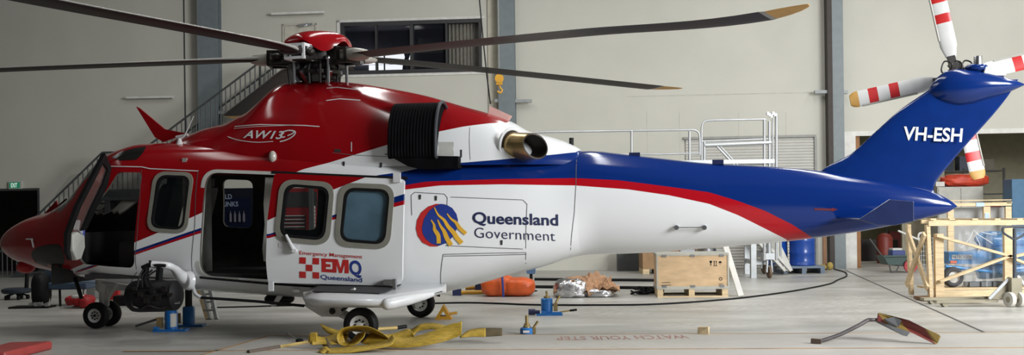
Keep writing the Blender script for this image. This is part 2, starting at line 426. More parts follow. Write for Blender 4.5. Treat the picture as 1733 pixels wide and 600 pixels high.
# door surrounds
mb=MB(); frame_loop(mb,px_ring([(341,285),(568,294),(562,484),(329,471)],.2),px_ring(CABIN,.16),.0,th=.006); hp('cabin_door_frame',mb,M_offw)
mb=MB(); px_patch(mb,[(52,428),(62,418),(84,413),(104,413),(112,440),(104,457),(82,452),(60,444)],.004,r=.08); hp('chin_window',mb,G_black,label='dark chin window under the nose')
mb=MB(); px_patch(mb,[(189,266),(205,257),(230,249.5),(250,247),(243,258),(232,270),(205,271)],.005,r=.04,step=.04); hp('eyebrow_window',mb,G_black,label='small dark roof window above the pilot door')

# --- panel joints and the rail/sill lines
def line(mb,pts,w=.008,eps=.003,fn=hw,px=True):
    P=[on_body(x,y,0,fn) for x,y in pts] if px else pts
    Q=[]
    for i in range(len(P)-1):
        k=max(1,int((P[i+1]-P[i]).length/.08))
        Q+=[P[i].lerp(P[i+1],j/k) for j in range(k)]
    Q.append(P[-1])
    rows=[]
    for i,p in enumerate(Q):
        t=Q[min(i+1,len(Q)-1)]-Q[max(i-1,0)]; n=V((-t.z,0,t.x)); n.normalize()
        rows.append([proj(p+n*w/2,eps,fn),proj(p-n*w/2,eps,fn)])
    return mb.grid(rows)
for L in ([(977,262),(975,310),(972,360),(966,431)],[(750,490),(750,430)],[(750,430),(820,428),(890,427)],[(890,427),(890,446)],[(751,433),(891,430)],
          [(697,364),(696,330),(702,325),(752,328),(757,334),(756,362)],[(763,333),(885,338),(892,345),(890,420)],[(754,415),(885,421)],
          [(112,475),(150,478),(228,483),(232,460)],[(336,287),(330,380),(328,470)],[(240,287),(237,340),(232,400),(231,455)]):
    mb=MB(); line(mb,L); hp('panel_seam',mb,M_seam)
mb=MB(); line(mb,[(460,291),(560,296),(640,299.5),(690,301)],.035,.01); hp('door_rail',mb,M_black,label='black upper door rail')
mb=MB(); line(mb,[(338,469),(450,479),(560,486),(690,495),(745,500)],.03,.01); hp('door_sill_rail',mb,M_black,label='black lower door rail')
mb=MB(); line(mb,[(184,281),(240,282),(254,285),(336,289)],.012,.008); hp('rain_gutter',mb,M_silv,label='pale rain gutter above the front doors')
for L in ([(988,263),(1045,266),(1120,276),(1180,285)],[(1000,292),(1100,300),(1190,312)]):
    mb=MB(); line(mb,L,.02,.0); hp('boom_stringer',mb,M_blue)

# --- interior
mb=MB()
mb.box((-2.9,-.95,.74),(1.25,.95,.80)); fl_o=hp('cabin_floor',mb,M_dark,smooth=None)
mb=MB(); mb.box((1.2,-.98,.72),(1.25,.98,2.3)); hp('rear_bulkhead',mb,M_liner,smooth=None)
mb=MB(); mb.box((-1.5,-.98,.8),(-1.44,-.25,2.3)); hp('cockpit_bulkhead',mb,M_liner,smooth=None)
mb=MB()
for p in ([(-3.5,-.75,1.05),(-3.0,-.75,1.35),(-3.0,.75,1.35),(-3.5,.75,1.05)],):
    mb.prism([V(q) for q in p],(0,0,-.4))
hp('instrument_panel',mb,M_dark,smooth=None)
for sy in (-.5,.5):
    mb=MB(); mb.box((-2.55,sy-.25,.8),(-2.05,sy+.25,1.22)); s=bevel(hp('pilot_seat',mb,M_dark,smooth=None),.06,3)
    mb=MB(); mb.obox((-1.95,sy,1.58),(.09,0,.0),(0,.25,0),(.1,0,.40)); bevel(hp('seat_back',mb,M_black,s,smooth=None),.06,3)
    mb=MB(); mb.obox((-1.84,sy,2.03),(.06,0,0),(0,.14,0),(.01,0,.09)); bevel(hp('headrest',mb,M_black,s,smooth=None),.04,3)
mb=MB(); mb.box((.75,-.9,.8),(1.2,.9,1.2)); bs_=bevel(hp('bench_seat',mb,M_dark,smooth=None),.05,3)
mb=MB(); mb.box((1.08,-.9,1.2),(1.2,.9,1.85)); bevel(hp('seat_back',mb,M_dark,bs_,smooth=None),.04,3)
mb=MB(); p=[HP(x,y,-.98) for x,y in ((449,300),(463,300),(461,352),(455,400),(456,440),(446,442),(444,420),(448,380),(446,345))]; mb.prism(p,(0,.05,0)); hp('door_post_trim',mb,M_offw,label='cream trim post at the cabin opening')

# --- sliding cabin door, slid aft on its rails
DOOR=[(463,292.5),(684,303),(680,484),(452,478),(450,440),(452,374)]
DWA=[(474,302),(567,308),(558,415),(464,408)]; DWB=[(575,308.5),(669,312),(660,422),(566,416)]
dp=lambda pts,r,n=8: arc_corner([HP(x,y,DB) for x,y in pts],r,n)
def dskin(a,z):   # gentle outward bow of the door panel
    return 1.2-.10*max(0,(z-1.75)/.45)**2*.6-.10*max(0,(1.0-z)/.4)**2*.6
mb=MB(); dpoly=arc_corner([HP(x,y,DB) for x,y in DOOR],[.05,.04,.13,.03,.03,.05],5)
# grid-filled panel with window holes, given thickness
patch(mb,dpoly,0,dskin,step=.07)
door=hp('sliding_door',mb,[M_livd,M_offw],label='sliding cabin door pushed back, with two large windows')
md=door.modifiers.new('shell','SOLIDIFY'); md.thickness=.05; md.offset=-1; md.material_offset=1
cut=MB(); cut.cur=1
for W in (DWA,DWB):
    p=dp(shrink(W,8),.14); cut.prism([V((q.x,-1.5,q.z)) for q in p],(0,.6,0))
co=hp('door_opening',cut,[M_livd,M_offw]); bo=door.modifiers.new('cut','BOOLEAN'); bo.operation='DIFFERENCE'; bo.solver='EXACT'; bo.object=co
apply_mods(door); bpy.data.objects.remove(co); door.data.shade_smooth(); door.data.set_sharp_from_angle(angle=radians(35))
for W,g in ((DWA,G_cab),(DWB,G_blue)):
    mb=MB(); frame_loop(mb,dp(W,.19),dp(shrink(W,8),.15),.0,dskin,th=.014); hp('window_frame',mb,M_frame,door)
    mb=MB(); frame_loop(mb,dp(shrink(W,7.5),.15),dp(shrink(W,13),.12),.0,dskin,th=.008); hp('window_gasket',mb,M_black,door)
    mb=MB(); patch(mb,dp(shrink(W,11),.13),-.02,dskin,step=.12); hp('window_pane',mb,g,door,label='blue-grey door window' if g is G_blue else 'dark door window')
mb=MB(); h0=HP(484,397,DB-.03); h1=HP(497,423,DB-.05); mb.tube([h0,h0.lerp(h1,.5),h1],[.018,.022,.036],10); mb.tube([h1+V((0,.1,0)),h1],.03,10); mb.bar(HP(472,414,DB),HP(505,417,DB),.012,.05); hp('door_handle',mb,M_white,door)
mb=MB(); mb.box(*[tuple(q) for q in (HP(655,486,DB-.03),HP(662,470,DB+.02))]) if False else None
c=HP(658,477,DB-.02); mb.obox(c,(.06,0,0),(0,.03,0),(0,0,.035)); c=HP(668,481,DB-.02); mb.obox(c,(.02,0,0),(0,.03,0),(0,0,.07)); hp('door_roller_bracket',mb,M_steel,door)
mb=MB(); c=HP(672,300,DB); mb.obox(c,(.045,0,0),(0,.02,0),(0,0,.06)); hp('upper_roller_bracket',mb,M_white,door)
mb=MB(); c=HP(459,484,DB); mb.obox(c,(.03,0,0),(0,.02,0),(0,0,.06)); hp('lower_roller_bracket',mb,M_white,door)
# door lettering
dproj=lambda e=.004:(lambda p: V((p.x,-(dskin(p.x,p.z)+e),p.z)))
def dtext(name,s,p0,p1,cap,mt,bold=0,shear=0,space=1.0):
    a=HP(p0[0],p0[1],DB); b=HP(p1[0],p1[1],DB); u=HP(p0[0],p0[1]-cap,DB)-a
    mb=MB(); text_on(mb,s,a,b-a,V((0,0,u.z)),bold,shear,space,dproj()); hp(name,mb,mt,door,smooth=None)
dtext('lettering','Emergency Management',(507,430),(613.5,437),6.2,M_redd,.006)
dtext('lettering','Queensland',(542,471.5),(612,477),7.5,M_blued,.01)
def dpoly_letters(name,polys,mt):
    mb=MB()
    for pg in polys: mb.add([dproj()(HP(x,y,DB)) for x,y in pg],[tuple(range(len(pg)))])
    hp(name,mb,mt,door,smooth=None)
LT=lambda x,y: (x+(0), y+(x-544)*.055)
def lq(pts): return [LT(*q) for q in pts]
dpoly_letters('lettering',[lq([(544,436.6),(551.5,436.6),(551.5,459.6),(544,459.6)]),lq([(551.5,436.6),(562.5,436.6),(562.5,442),(551.5,442)]),lq([(551.5,445.7),(559.5,445.7),(559.5,450.6),(551.5,450.6)]),lq([(551.5,454.2),(562.5,454.2),(562.5,459.6),(551.5,459.6)])],M_redd)
dpoly_letters('lettering',[lq([(562.6,436.6),(569.5,436.6),(569.5,459.6),(562.6,459.6)]),lq([(583,436.6),(590,436.6),(590,459.6),(583,459.6)]),lq([(569.5,436.6),(572,436.6),(578.6,459.6),(574,459.6),(569.5,445)]),lq([(583,436.6),(580.5,436.6),(574,459.6),(578.6,459.6),(583,445)])],M_redd)
dtext('lettering','Q',(591.5,463),(612,465),23,M_blued,.03)
mb=MB()
for i,j in ((0,0),(2,0),(1,1),(0,2),(2,2)):
    q=[(507+i*11.2-j*.3,434.5+j*12.1+i*.55),(518-j*.3+i*11.2,435.2+j*12.1+i*.55),(517.6-j*.3+i*11.2,446+j*12.1+i*.55),(506.6-j*.3+i*11.2,445.3+j*12.1+i*.55)]
    mb.add([dproj()(HP(x,y,DB)) for x,y in q],[(0,1,2,3)])
hp('checker_emblem',mb,M_redd,door,smooth=None)

# --- open pilot door, seen almost edge-on, hinged on the front post
dl=[(172,259,-1.75),(150,300,-1.8),(124,350,-1.85),(108,395,-1.85),(107,425,-1.82),(113,440,-1.75)]
dr=[(183,284,-1.12),(177,312,-1.1),(158,352,-1.08),(141,388,-1.06),(134,420,-1.05),(127,439,-1.08)]
L=[HP(*q) for q in dl]; R=[HP(*q) for q in dr]
th=V((.05,0,0))
def strip(mb,pts_a,pts_b): return mb.grid([[a,b] for a,b in zip(pts_a,pts_b)])
mb=MB()
def band(u0,u1,i0,i1):
    a=[L[i].lerp(R[i],u0) for i in range(i0,i1+1)]; b=[L[i].lerp(R[i],u1) for i in range(i0,i1+1)]
    n=len(a)
    for i in range(n-1): mb.hexa([a[i+1],b[i+1],b[i+1]+th,a[i+1]+th,a[i],b[i],b[i]+th,a[i]+th])
band(0,.2,0,5); band(.72,1,0,3); band(.2,.72,0,0)
for i0,f0,f1 in ((0,0,.22),):
    a0=L[0].lerp(R[0],.2);b0=L[0].lerp(R[0],.72);a1=L[0].lerp(L[1],.3).lerp(R[0].lerp(R[1],.3),.2);b1=L[0].lerp(L[1],.3).lerp(R[0].lerp(R[1],.3),.72)
    mb.hexa([a1,b1,b1+th,a1+th,a0,b0,b0+th,a0+th])
pd=hp('pilot_door',mb,M_black,smooth=None,label='black framed pilot door swung open at the front')
mb=MB()
def bandp(u0,u1,i0,i1,off=V((.02,0,0))):
    a=[L[i].lerp(R[i],u0)+off for i in range(i0,i1+1)]; b=[L[i].lerp(R[i],u1)+off for i in range(i0,i1+1)]
    mb.grid([[p,q] for p,q in zip(a,b)])
bandp(.2,.72,0,3); hp('window_pane',mb,glass('door_glass',(.30,.20,.18),.35),pd,smooth=None)
mb=MB(); q=[HP(x,y,b) for x,y,b in ((112,397,-1.6),(122,392,-1.4),(133,398,-1.15),(134,418,-1.1),(127,438,-1.2),(120,440,-1.4),(113,425,-1.6))]
mb.prism(q,(.09,0,0)); bevel(hp('door_pocket',mb,M_offw,pd,smooth=None),.02)
mb=MB(); q=[HP(x,y,b) for x,y,b in ((124,388,-1.35),(128,372,-1.3),(133,380,-1.15),(133,397,-1.1))]; mb.prism(q,(.06,0,0)); hp('folded_paper',mb,M_white,pd,smooth=None)
mb=MB(); q=[HP(x,y,b) for x,y,b in ((133,384,-1.12),(137,384,-1.1),(136,402,-1.1),(132,404,-1.12))]; mb.prism(q,(.06,0,0)); hp('blue_strap',mb,M_blued,pd,smooth=None)
mb=MB(); mb.tube([HP(184,285,-1.1),HP(158,350,-1.09),HP(139,390,-1.07)],.035,8); hp('door_post',mb,M_red,label='red front door post')

# --- rotor mast fairing / engine cowling
mb=MB(); st=[-2.28+.05*i for i in range(int(5.9/.05)+1)]; rings=[]
for a in st:
    w=c_w(a); h=c_top(a)-C_Z0; n=c_n(a)
    rings.append([V((a,w*math.copysign(abs(cos(pi*k/48))**(2/n),cos(pi*k/48)),C_Z0+h*sin(pi*k/48)**(2/n))) for k in range(49)])
mb.loft(rings,caps=True,ring_closed=False)
cow=hp('engine_cowling',mb,M_liv,smooth=50,label='domed red and white engine cowling below the rotor')
# painted highlight strip up the cowling front, and deck lines
mb=MB(); line(mb,[(424,184),(440,167),(459,150)],.07,.004,chw); hp('cowling_highlight',mb,M_silv,cow)
for L_ in ([(397,214),(440,210.5),(515,212),(541,214)],[(552,170),(575,167),(610,169.5)],[(553,149),(570,147.5),(605,151.5)],[(595,240),(595,256)]):
    mb=MB(); line(mb,L_,.012,.004,chw); hp('cowling_pinstripe',mb,M_silv,cow)
for L in ([(795,215),(796,270)],[(563,258),(600,262),(655,265)]):
    mb=MB(); line(mb,L,.006,.003,chw); hp('cowling_seam',mb,M_seam,cow)
mb=MB(); px_patch(mb,[(742,240),(768,240),(768,263),(742,263)],.004,chw,r=.005,step=.1); hp('access_plate',mb,M_offw,cow)
for q_ in ([(779,253),(782,253),(782,266),(779,266)],[(566,252),(577,252.5),(577,257),(566,256.5)]):
    mb=MB(); px_patch(mb,q_,.005,chw,r=.002,step=.1); hp('vent_slot',mb,M_dark,cow)
def ctext(s,p0,p1,cap,mt,par,fn,bold=0,shear=0,space=1.0,name='lettering',eps=.006):
    a=on_body(*p0,0,fn); b=on_body(*p1,0,fn); u=on_body(p0[0],p0[1]-cap,0,fn)
    mb=MB(); text_on(mb,s,V((a.x,0,a.z)),V((b.x-a.x,0,b.z-a.z)),V((0,0,u.z-a.z)),bold,shear,space,lambda p:proj(p,eps,fn)); return hp(name,mb,mt,par,smooth=None)
ctext('AW13',(412,233),(480,235),12.5,M_silv,cow,chw,.018,.30,1.0,eps=.012)
mb=MB()
nine=[(483,231),(478,232),(476,228),(480,223),(490,220.5),(499,222),(500,226),(494,232),(484,237),(474,239.5)]
def cline(pts,w,eps=.012): 
    P=catmull([V((q.x,0,q.z)) for q in [on_body(x,y,0,chw) for x,y in pts]],5); rows=[]
    for i,p in enumerate(P):
        t=P[min(i+1,len(P)-1)]-P[max(i-1,0)]; n=V((-t.z,0,t.x)).normalized(); rows.append([proj(p+n*w/2,eps,chw),proj(p-n*w/2,eps,chw)])
    mb.grid(rows)
cline(nine,.016); cline([(487,229.5),(495,226),(499,222.5)],.014)
cline([(386,231),(405,237),(435,240.5),(463,239)],.009); cline([(396,217.5),(420,215),(460,213),(500,211.5)],.006)
hp('swoosh_emblem',mb,M_silv,cow,smooth=None)
mb=MB(); q=on_body(463,265,0,hw); mb.ellip(q+V((0,-.03,0)),(.05,.05,.075)); hp('beacon_lamp',mb,mat('lamp_glass',(.5,.47,.42),.15,coat=.6))

# engine air intake with ribbed screen, grey rear lip and lower tray
mb=MB()
a0=HP(660,220,-1.0).x; a1=HP(738,220,-1.0).x
prof=[]
top=HP(690,180,-.62); bot=HP(690,268,-1.08)
pr=[(-.45,top.z-.02),(-.62,top.z+.03),(-.80,top.z+.01),(-.95,top.z-.08),(-1.06,top.z-.22),(-1.12,top.z-.40),(-1.13,bot.z+.05),(-1.08,bot.z)]
pc=catmull([V((0,y,z)) for y,z in pr],5); N=120; rows=[]
for i in range(N+1):
    t=i/N; a=a0+(a1-a0)*t; bump=.011*(abs(sin(pi*15*t)))-.0
    rows.append([V((a,p.y-bump,p.z+bump*.3)) for p in pc])
mb.grid(rows)
inn=[V((a0,-.45,top.z-.1))]
for e,a in ((0,a0),(1,a1)):   # side cheeks
    base=[V((a,p.y,p.z)) for p in pc]; mb.add(base+[V((a,-.4,bot.z))],[tuple(range(len(base)+1))])
itk=hp('air_intake',mb,M_intake,smooth=60,label='black ribbed engine air intake screen')
mb=MB(); mb.tube([V((a1+.02,p.y-.01,p.z+.005)) for p in pc],.022,8); hp('intake_lip',mb,mat('grey_lip',(.045,.05,.06),.5),itk)
mb=MB(); q=[HP(656,262,-1.1),HP(775,264,-1.1),HP(775,284,-1.1),HP(712,286,-1.1),HP(690,281,-1.1)]; mb.prism(q,(0,.35,0)); hp('intake_tray',mb,M_intake,itk,smooth=None)

# exhausts
def exhaust(side):
    c0=HP(863,247,-.60); c1=HP(906,247,-.86)
    if side>0: c0.y*=-1; c1.y*=-1
    d=(c1-c0).normalized(); up=V((0,0,1)); s=d.cross(up).normalized(); r=.162; n=28
    cap=V((d.x*.35,-.9*(-side)*-1*0+side*.93,.12)).normalized()
    ro=[];ri=[];rb=[]
    for k in range(n):
        o=(s*cos(2*pi*k/n)+s.cross(d)*sin(2*pi*k/n))
        # scarfed mouth: cut by the plane through c1 with a normal turned outboard
        p=c1+o*r; nrm=V((.55,side*.80,.20)).normalized(); t=-(o*r).dot(nrm)/d.dot(nrm)
        ro.append(p+d*t); ri.append(c1+o*(r-.02)+d*t); rb.append(c0+o*r*1.08)
    mb=MB(); mb.loft([[p-d*.3 for p in rb],rb,ro],caps=False); e=hp('exhaust_pipe',mb,M_bronze,smooth=40,label='bronze heat-tinted exhaust pipe with slanted mouth')
    mb=MB(); mb.loft([ro,ri,[p-d*.35 for p in ri]],caps=False); k=len(mb.v)
    mb.add([p-d*.35 for p in ri],[tuple(range(n))]); hp('exhaust_bore',mb,M_soot_shade,e)
    mb=MB(); rr=[]
    for k in range(33):
        o=(s*cos(2*pi*k/32)+s.cross(d)*sin(2*pi*k/32)); rr.append(c0+d*.03+o*.215)
    mb.tube(rr,.022,8); mb.add([c0+d*.03+(s*cos(2*pi*k/32)+s.cross(d)*sin(2*pi*k/32))*.205 for k in range(32)],[tuple(range(32))]); hp('exhaust_shroud',mb,[M_white],e)
    mb=MB(); mb.add([c0+d*.045+(s*cos(2*pi*k/32)+s.cross(d)*sin(2*pi*k/32))*.205 for k in range(32)],[tuple(range(32))]); hp('exhaust_gap_shade',mb,M_soot_shade,e)  # dark disc paints in the shade of the gap round the pipe
exhaust(-1); exhaust(1)
mb=MB(); q=[HP(x,y,-.1) for x,y in ((829,179),(866,196),(858,209),(826,193))]; mb.prism(q,(0,.03,0)); hp('cowling_flap',mb,mat('pink_flap',(.8,.52,.47),.5),smooth=None,label='pinkish raised cowling flap')

# rear fuselage lettering and round emblem
ctext('Queensland',(800,377),(945,381),18.5,M_navy,fus,hw,.022,0,1.0)
ctext('Government',(803.5,401.5),(940,407.5),17.5,M_navy,fus,hw,-.008,0,1.02)
def disc_px(pts,eps,mt,name):
    mb=MB(); patch(mb,[V((q.x,0,q.z)) for q in [on_body(x,y) for x,y in pts]],eps,step=.05); hp(name,mb,mt,fus,smooth=None)
red=[(740+cos(t)*36-4*cos(t)**2, 380.5+sin(t)*37+2*cos(t)) for t in [2*pi*k/40 for k in range(40)]]
disc_px([(704,386),(706,372),(713,359),(725,349),(738,344.5),(752,345),(763,350),(771,359),(775,370),(775,380),(771,393),(763,404),(752,412),(740,416.5),(728,416.5),(715,410),(707,399)],.005,M_redd,'red_roundel')
disc_px([(714.5,385),(718,370),(726,357),(737,348),(746,344.5),(757,346.5),(766,352),(773,362),(775.5,374),(773,388),(766,401),(755,411),(743,415.5),(731,412),(721,404),(715.5,394)],.009,M_blued,'blue_roundel')
def wav(pts,w0,w1):
    P=catmull([V((q.x,0,q.z)) for q in [on_body(x,y) for x,y in pts]],6); rows=[]
    for i,p in enumerate(P):
        t=P[min(i+1,len(P)-1)]-P[max(i-1,0)]; n=V((-t.z,0,t.x)).normalized(); w=w0+(w1-w0)*min(1,i/len(P)*1.6); rows.append([proj(p+n*w/2,.013),proj(p-n*w/2,.013)])
    mb.grid(rows)
for wv in (([(730,371.5),(735,380),(736,388),(742,398),(743,411.5)],.012,.05),([(741,371),(746,382),(752,391),(757,403),(764,414.5)],.012,.055),([(735.5,350.5),(742,363),(752,372),(759,383),(768,393),(774,402),(782,411)],.012,.055),([(757,361),(764,370),(772,376),(778,385),(789,395)],.012,.045)):
    mb=MB(); wav(*wv); hp('gold_flame',mb,M_gold,fus,smooth=None)
for x,y,f in ((711,333,hw),(738,335,hw),(849,410,hw),(582,277,chw),(645,279,chw)):
    mb=MB(); px_patch(mb,[(x-2,y-4),(x+2,y-4),(x+1.5,y+4),(x-1.5,y+4)],.008,f,r=.004,step=.1); hp('panel_latch',mb,M_dark,smooth=None)
# boom fittings
mb=MB()
for x in (1145,1192):
    q=on_body(x,384.5); mb.tube([q+V((0,.05,0)),q+V((0,-.06,0))],.03,12)
mb.tube([on_body(1145,384.5)+V((0,-.05,0)),on_body(1192,384.5)+V((0,-.05,0))],.008,6); hp('tie_down_handle',mb,M_steel,boom)
mb=MB(); px_patch(mb,[(1378,352),(1408,352.5),(1408,351),(1418,354),(1408,357.5),(1408,356),(1378,355)],.006,r=.003,step=.06); hp('red_arrow_marking',mb,mat('dull_red_decal',(.13,.012,.02),.4),boom,smooth=None)
for x,y in ((1215,274),(1074,262)):
    mb=MB(); q=HP(x,y,-.1); mb.obox(q,(.07,0,0),(0,.05,0),(0,0,.03)); hp('boom_antenna',mb,M_navy,smooth=None)
mb=MB(); q=HP(968,232,0); mb.tube([HP(967,256,0),HP(967,233,0)],.03,8); hp('short_antenna',mb,M_black)
# ---------------------------------------------------------------- tail fin, stabiliser, tail rotor
LE=pchip([(1.58,7.0),(1.7,6.7),(1.85,6.5),(2.04,6.66),(2.23,7.0),(2.5,7.30),(2.75,7.58),(3.0,7.94),(3.1,8.08)])
TE=pchip([(1.58,8.18),(1.64,8.09),(1.69,8.02),(1.76,7.985),(1.84,8.01),(1.97,8.10),(2.34,8.41),(2.73,8.75),(2.93,8.9),(3.1,9.0)])
mb=MB(); rings=[]
zs=[1.58+.04*i for i in range(39)]
for z in zs:
    a0=LE(z); a1=TE(z); tk=.075+.05*max(0,1-abs(z-1.6)/.6); r=[]; n=22
    for k in range(n):
        u=(1-cos(pi*k/n))/2; y=5*.2*(1.4845*sqrt(u)-.63*u-1.758*u*u+1.4215*u**3-.5075*u**4)
        r.append(V((a0+(a1-a0)*u,-tk*1.9*y*1.0,z)))
    for k in range(n,0,-1):
        u=(1-cos(pi*k/n))/2; y=5*.2*(1.4845*sqrt(u)-.63*u-1.758*u*u+1.4215*u**3-.5075*u**4)
        r.append(V((a0+(a1-a0)*u,tk*1.9*y,z)))
    rings.append(r)
mb.loft(rings); fin=hp('tail_fin',mb,M_blue,label='swept blue tail fin')
FY=-.085
def finp(px,py,e=0): return HP(px,py,FY-e)
a=finp(1528,236); b=finp(1628,239.5); u=finp(1530,214)-a
mb=MB(); text_on(mb,'VH-ESH',a,b-a,V((u.x,0,u.z)),.022,.0,1.0,lambda p:V((p.x,-.079,p.z))); hp('lettering',mb,M_white,fin,smooth=None)
# gearbox fairing at the top
mb=MB(); st=[(7.96,2.98,.06,.06),(8.04,3.0,.13,.15),(8.14,3.02,.17,.21),(8.28,3.02,.2,.235),(8.45,3.02,.205,.215),(8.62,3.03,.19,.17),(8.78,3.03,.16,.125),(8.9,3.03,.11,.08),(9.0,3.035,.06,.04),(9.07,3.035,.01,.008)]
rings=[[V((q[0],q[2]*cos(2*pi*k/24),q[1]+q[3]*sin(2*pi*k/24))) for k in range(24)] for q in [(s[0],s[1],s[2],s[3]) for s in st]]
mb.loft(rings); gf=hp('gearbox_fairing',mb,M_blue)
mb=MB(); q=[HP(1663,128,-.1),HP(1703,128,-.1),HP(1703,114,-.1),HP(1668,112,-.1)]; mb.prism(q,(0,.2,0)); bevel(hp('beacon_box',mb,M_white,gf,smooth=None),.015)
mb=MB(); c=HP(1655,103,-.05); mb.lathe([(.05,-.06),(.05,.05),(.045,.06)],c,n=16); hp('beacon_lamp',mb,M_steel,gf)
mb=MB(); c=HP(1652,115,0); mb.ellip(c,(.14,.12,.06)); hp('upper_fairing',mb,M_blue,gf)
# tail rotor on the starboard side
TRC=V((8.41,.52,3.22))
mb=MB(); mb.lathe([(.06,-.4),(.06,0),(.13,.02),(.13,.1),(.05,.14)],TRC,(0,1,0),20); trh=hp('tail_rotor_hub',mb,M_mech)
for k in range(4):
    an=radians(11.5+90*k); d=V((cos(an),0,sin(an))); s=V((-sin(an),0,cos(an)))
    mb=MB(); mb.bar(TRC+d*.06+V((0,.06,0)),TRC+d*.28+V((0,.06,0)),.09,.07,(0,1,0)); mb.tube([TRC+d*.16+s*.09+V((0,-.06,0)),TRC+d*.05+s*.06+V((0,-.14,0))],.012,6); hp('blade_grip',mb,M_mech,trh,smooth=None)
mb=MB()
for dx in (-.12,.0,.12):
    q=TRC+V((dx-.05,-.3,.0)); mb.tube(catmull([q,q+V((.03,-.03,.12)),q+V((-.05,0,.16)),q+V((-.09,0,.05)),q+V((-.03,.05,-.02))],6),.010,6)
mb.tube([TRC+V((-.08,-.35,-.05)),TRC+V((-.02,-.2,.16))],.025,8); mb.tube([TRC+V((.05,-.35,-.05)),TRC+V((.0,-.1,.16))],.03,8)
hp('pitch_control_links',mb,M_mech,trh)
bands=[(.26,.72,M_white),(.72,.84,M_redd),(.84,.99,M_white),(.99,1.11,M_redd),(1.11,1.24,M_white),(1.24,1.35,M_tan)]
M_trw=mat('tail_blade_white',(.62,.62,.6),.45,var=.05)
def tail_blade(k):
    an=radians(11.5+90*k); d=V((cos(an),0,sin(an))); s=V((-sin(an),0,cos(an))); o=V((0,1,0)); tw=radians(10)
    mb=MB(); mats=[M_trw,M_redd,M_tan,M_grip]
    for r0,r1,m in bands:
        rings=[]
        for j in range(4):
            r=r0+(r1-r0)*j/3; ch=.105 if r>.42 else .06+.045*(r-.26)/.16
            if r>1.27: ch*=1-.35*((r-1.27)/.08)**2
            ca=s*cos(tw)+o*sin(tw); cb=o*cos(tw)-s*sin(tw)
            ring_=[]
            for q in range(14):
                t=2*pi*q/14; ring_.append(TRC+d*r+V((0,.06,0))+ca*(ch*cos(t)+.0)+cb*(.018*sin(t)))
            rings.append(ring_)
        mb.cur=1 if m is M_redd else (2 if m is M_tan else 0); mb.loft(rings)
    mb.cur=3   # dark erosion strip along one edge
    ca=s*cos(tw)+o*sin(tw)
    mb.tube([TRC+d*(.5+.1*j)+V((0,.055,0))+ca*.098 for j in range(8)],.014,8)
    return hp('tail_rotor_blade',mb,mats,label='tail rotor blade banded in red and white with an orange tip')
for k in range(4): tail_blade(k)
# stabiliser
for sd in (-1,1):
    q=[HP(1453,371,-1.5),HP(1505,337,-1.5),HP(1547,340,-1.5),HP(1547,374,-1.5),HP(1515,381,-1.5),HP(1485,381,-1.5)]
    mb=MB(); mb.prism([V((p.x,sd*-1*p.y*-1 if False else (p.y if sd<0 else -p.y),p.z)) for p in q],(0,.03*sd*-1,0))
    zc=sum(p.z for p in q)/6-.03; x0=min(p.x for p in q); x1=max(p.x for p in q)
    ep=bevel(hp('stabiliser_end_plate',mb,mat('dark_blue_panel',(.012,.022,.085),.3,coat=.3),smooth=None),.01)
    rings=[]
    for y,xa,xb in ((.12,x0-.08,x1-.05),(1.48,x0+.08,x1-.02)):
        rings.append([V(((xa+xb)/2+(xb-xa)/2*cos(2*pi*k/20),sd*y,zc+.03*sin(2*pi*k/20))) for k in range(20)])
    mb=MB(); mb.loft(rings); hp('stabiliser',mb,M_blue)

# ---------------------------------------------------------------- main rotor
HUBZ=3.70
mb=MB(); n=60; rows=[]
R0=.48
C0=V((.02,0,0))
for i in range(13):
    t=i/12; r=R0*sin(t*pi/2)**.9 if t<1 else R0
    row=[]
    for k in range(n):
        an=2*pi*k/n; lobe=cos(5*(an-radians(45.8)))           # high over each blade arm, low between
        drop=(.155*((1-lobe)/2)**.8)*t**4
        z=4.03-.17*(1-cos(t*pi/2))-drop
        row.append(V((C0.x+r*cos(an)*(1-.03*(1-lobe)*t**4),r*sin(an)*(1-.03*(1-lobe)*t**4),z)))
    rows.append(row)
mb.loft(rows,caps=True); hp('rotor_hub_cap',mb,M_red,label='red domed rotor hub cap')
mb=MB(); mb.lathe([(.15,3.2),(.15,3.36),(.26,3.38),(.28,3.5),(.24,3.53),(.24,3.6),(.34,3.62),(.36,3.68),(.34,3.78),(.2,3.85),(.1,3.9)],(0,0,0),n=30)
mb.lathe([(.30,3.42),(.34,3.44),(.34,3.49),(.28,3.51)],(0,0,0),n=30); hub=hp('rotor_hub',mb,M_mech)
mb=MB()
for k in range(5):
    an=radians(45.8+72*k); d=V((cos(an),sin(an),0)); s=V((-sin(an),cos(an),0)); z=V((0,0,1))
    mb.obox(d*.36+z*3.68,d*.14,s*.15,z*.10); mb.tube([d*.3+s*.13+z*3.62,d*.62+s*.13+z*3.60],.04,8); mb.ellip(d*.52+s*.16+z*3.68,(.07,.07,.05),12,8)
hp('damper_and_bearing',mb,M_mech,hub)
for k in range(5):
    an=radians(45.8+72*k); d=V((cos(an),sin(an),0)); s=V((-sin(an),cos(an),0)); z=V((0,0,1))
    mb=MB(); mb.tube([d*.36-s*.16+z*3.3,d*.36-s*.16+z*3.62],.022,8); mb.ellip(d*.36-s*.16+z*3.63,(.04,.04,.04),10,6); hp('pitch_link',mb,M_steel,hub)
mb=MB()
for an in (200,320,250): 
    d=V((cos(radians(an)),sin(radians(an)),0)); mb.bar(d*.2+V((0,0,3.3)),d*.34+V((0,0,3.46)),.05,.03); mb.bar(d*.34+V((0,0,3.46)),d*.2+V((0,0,3.6)),.05,.03)
mb.obox((.06,-.22,3.40),(.05,0,0),(0,.05,0),(0,0,.07)); hp('scissor_link',mb,M_steel,hub,smooth=None)
mb=MB()
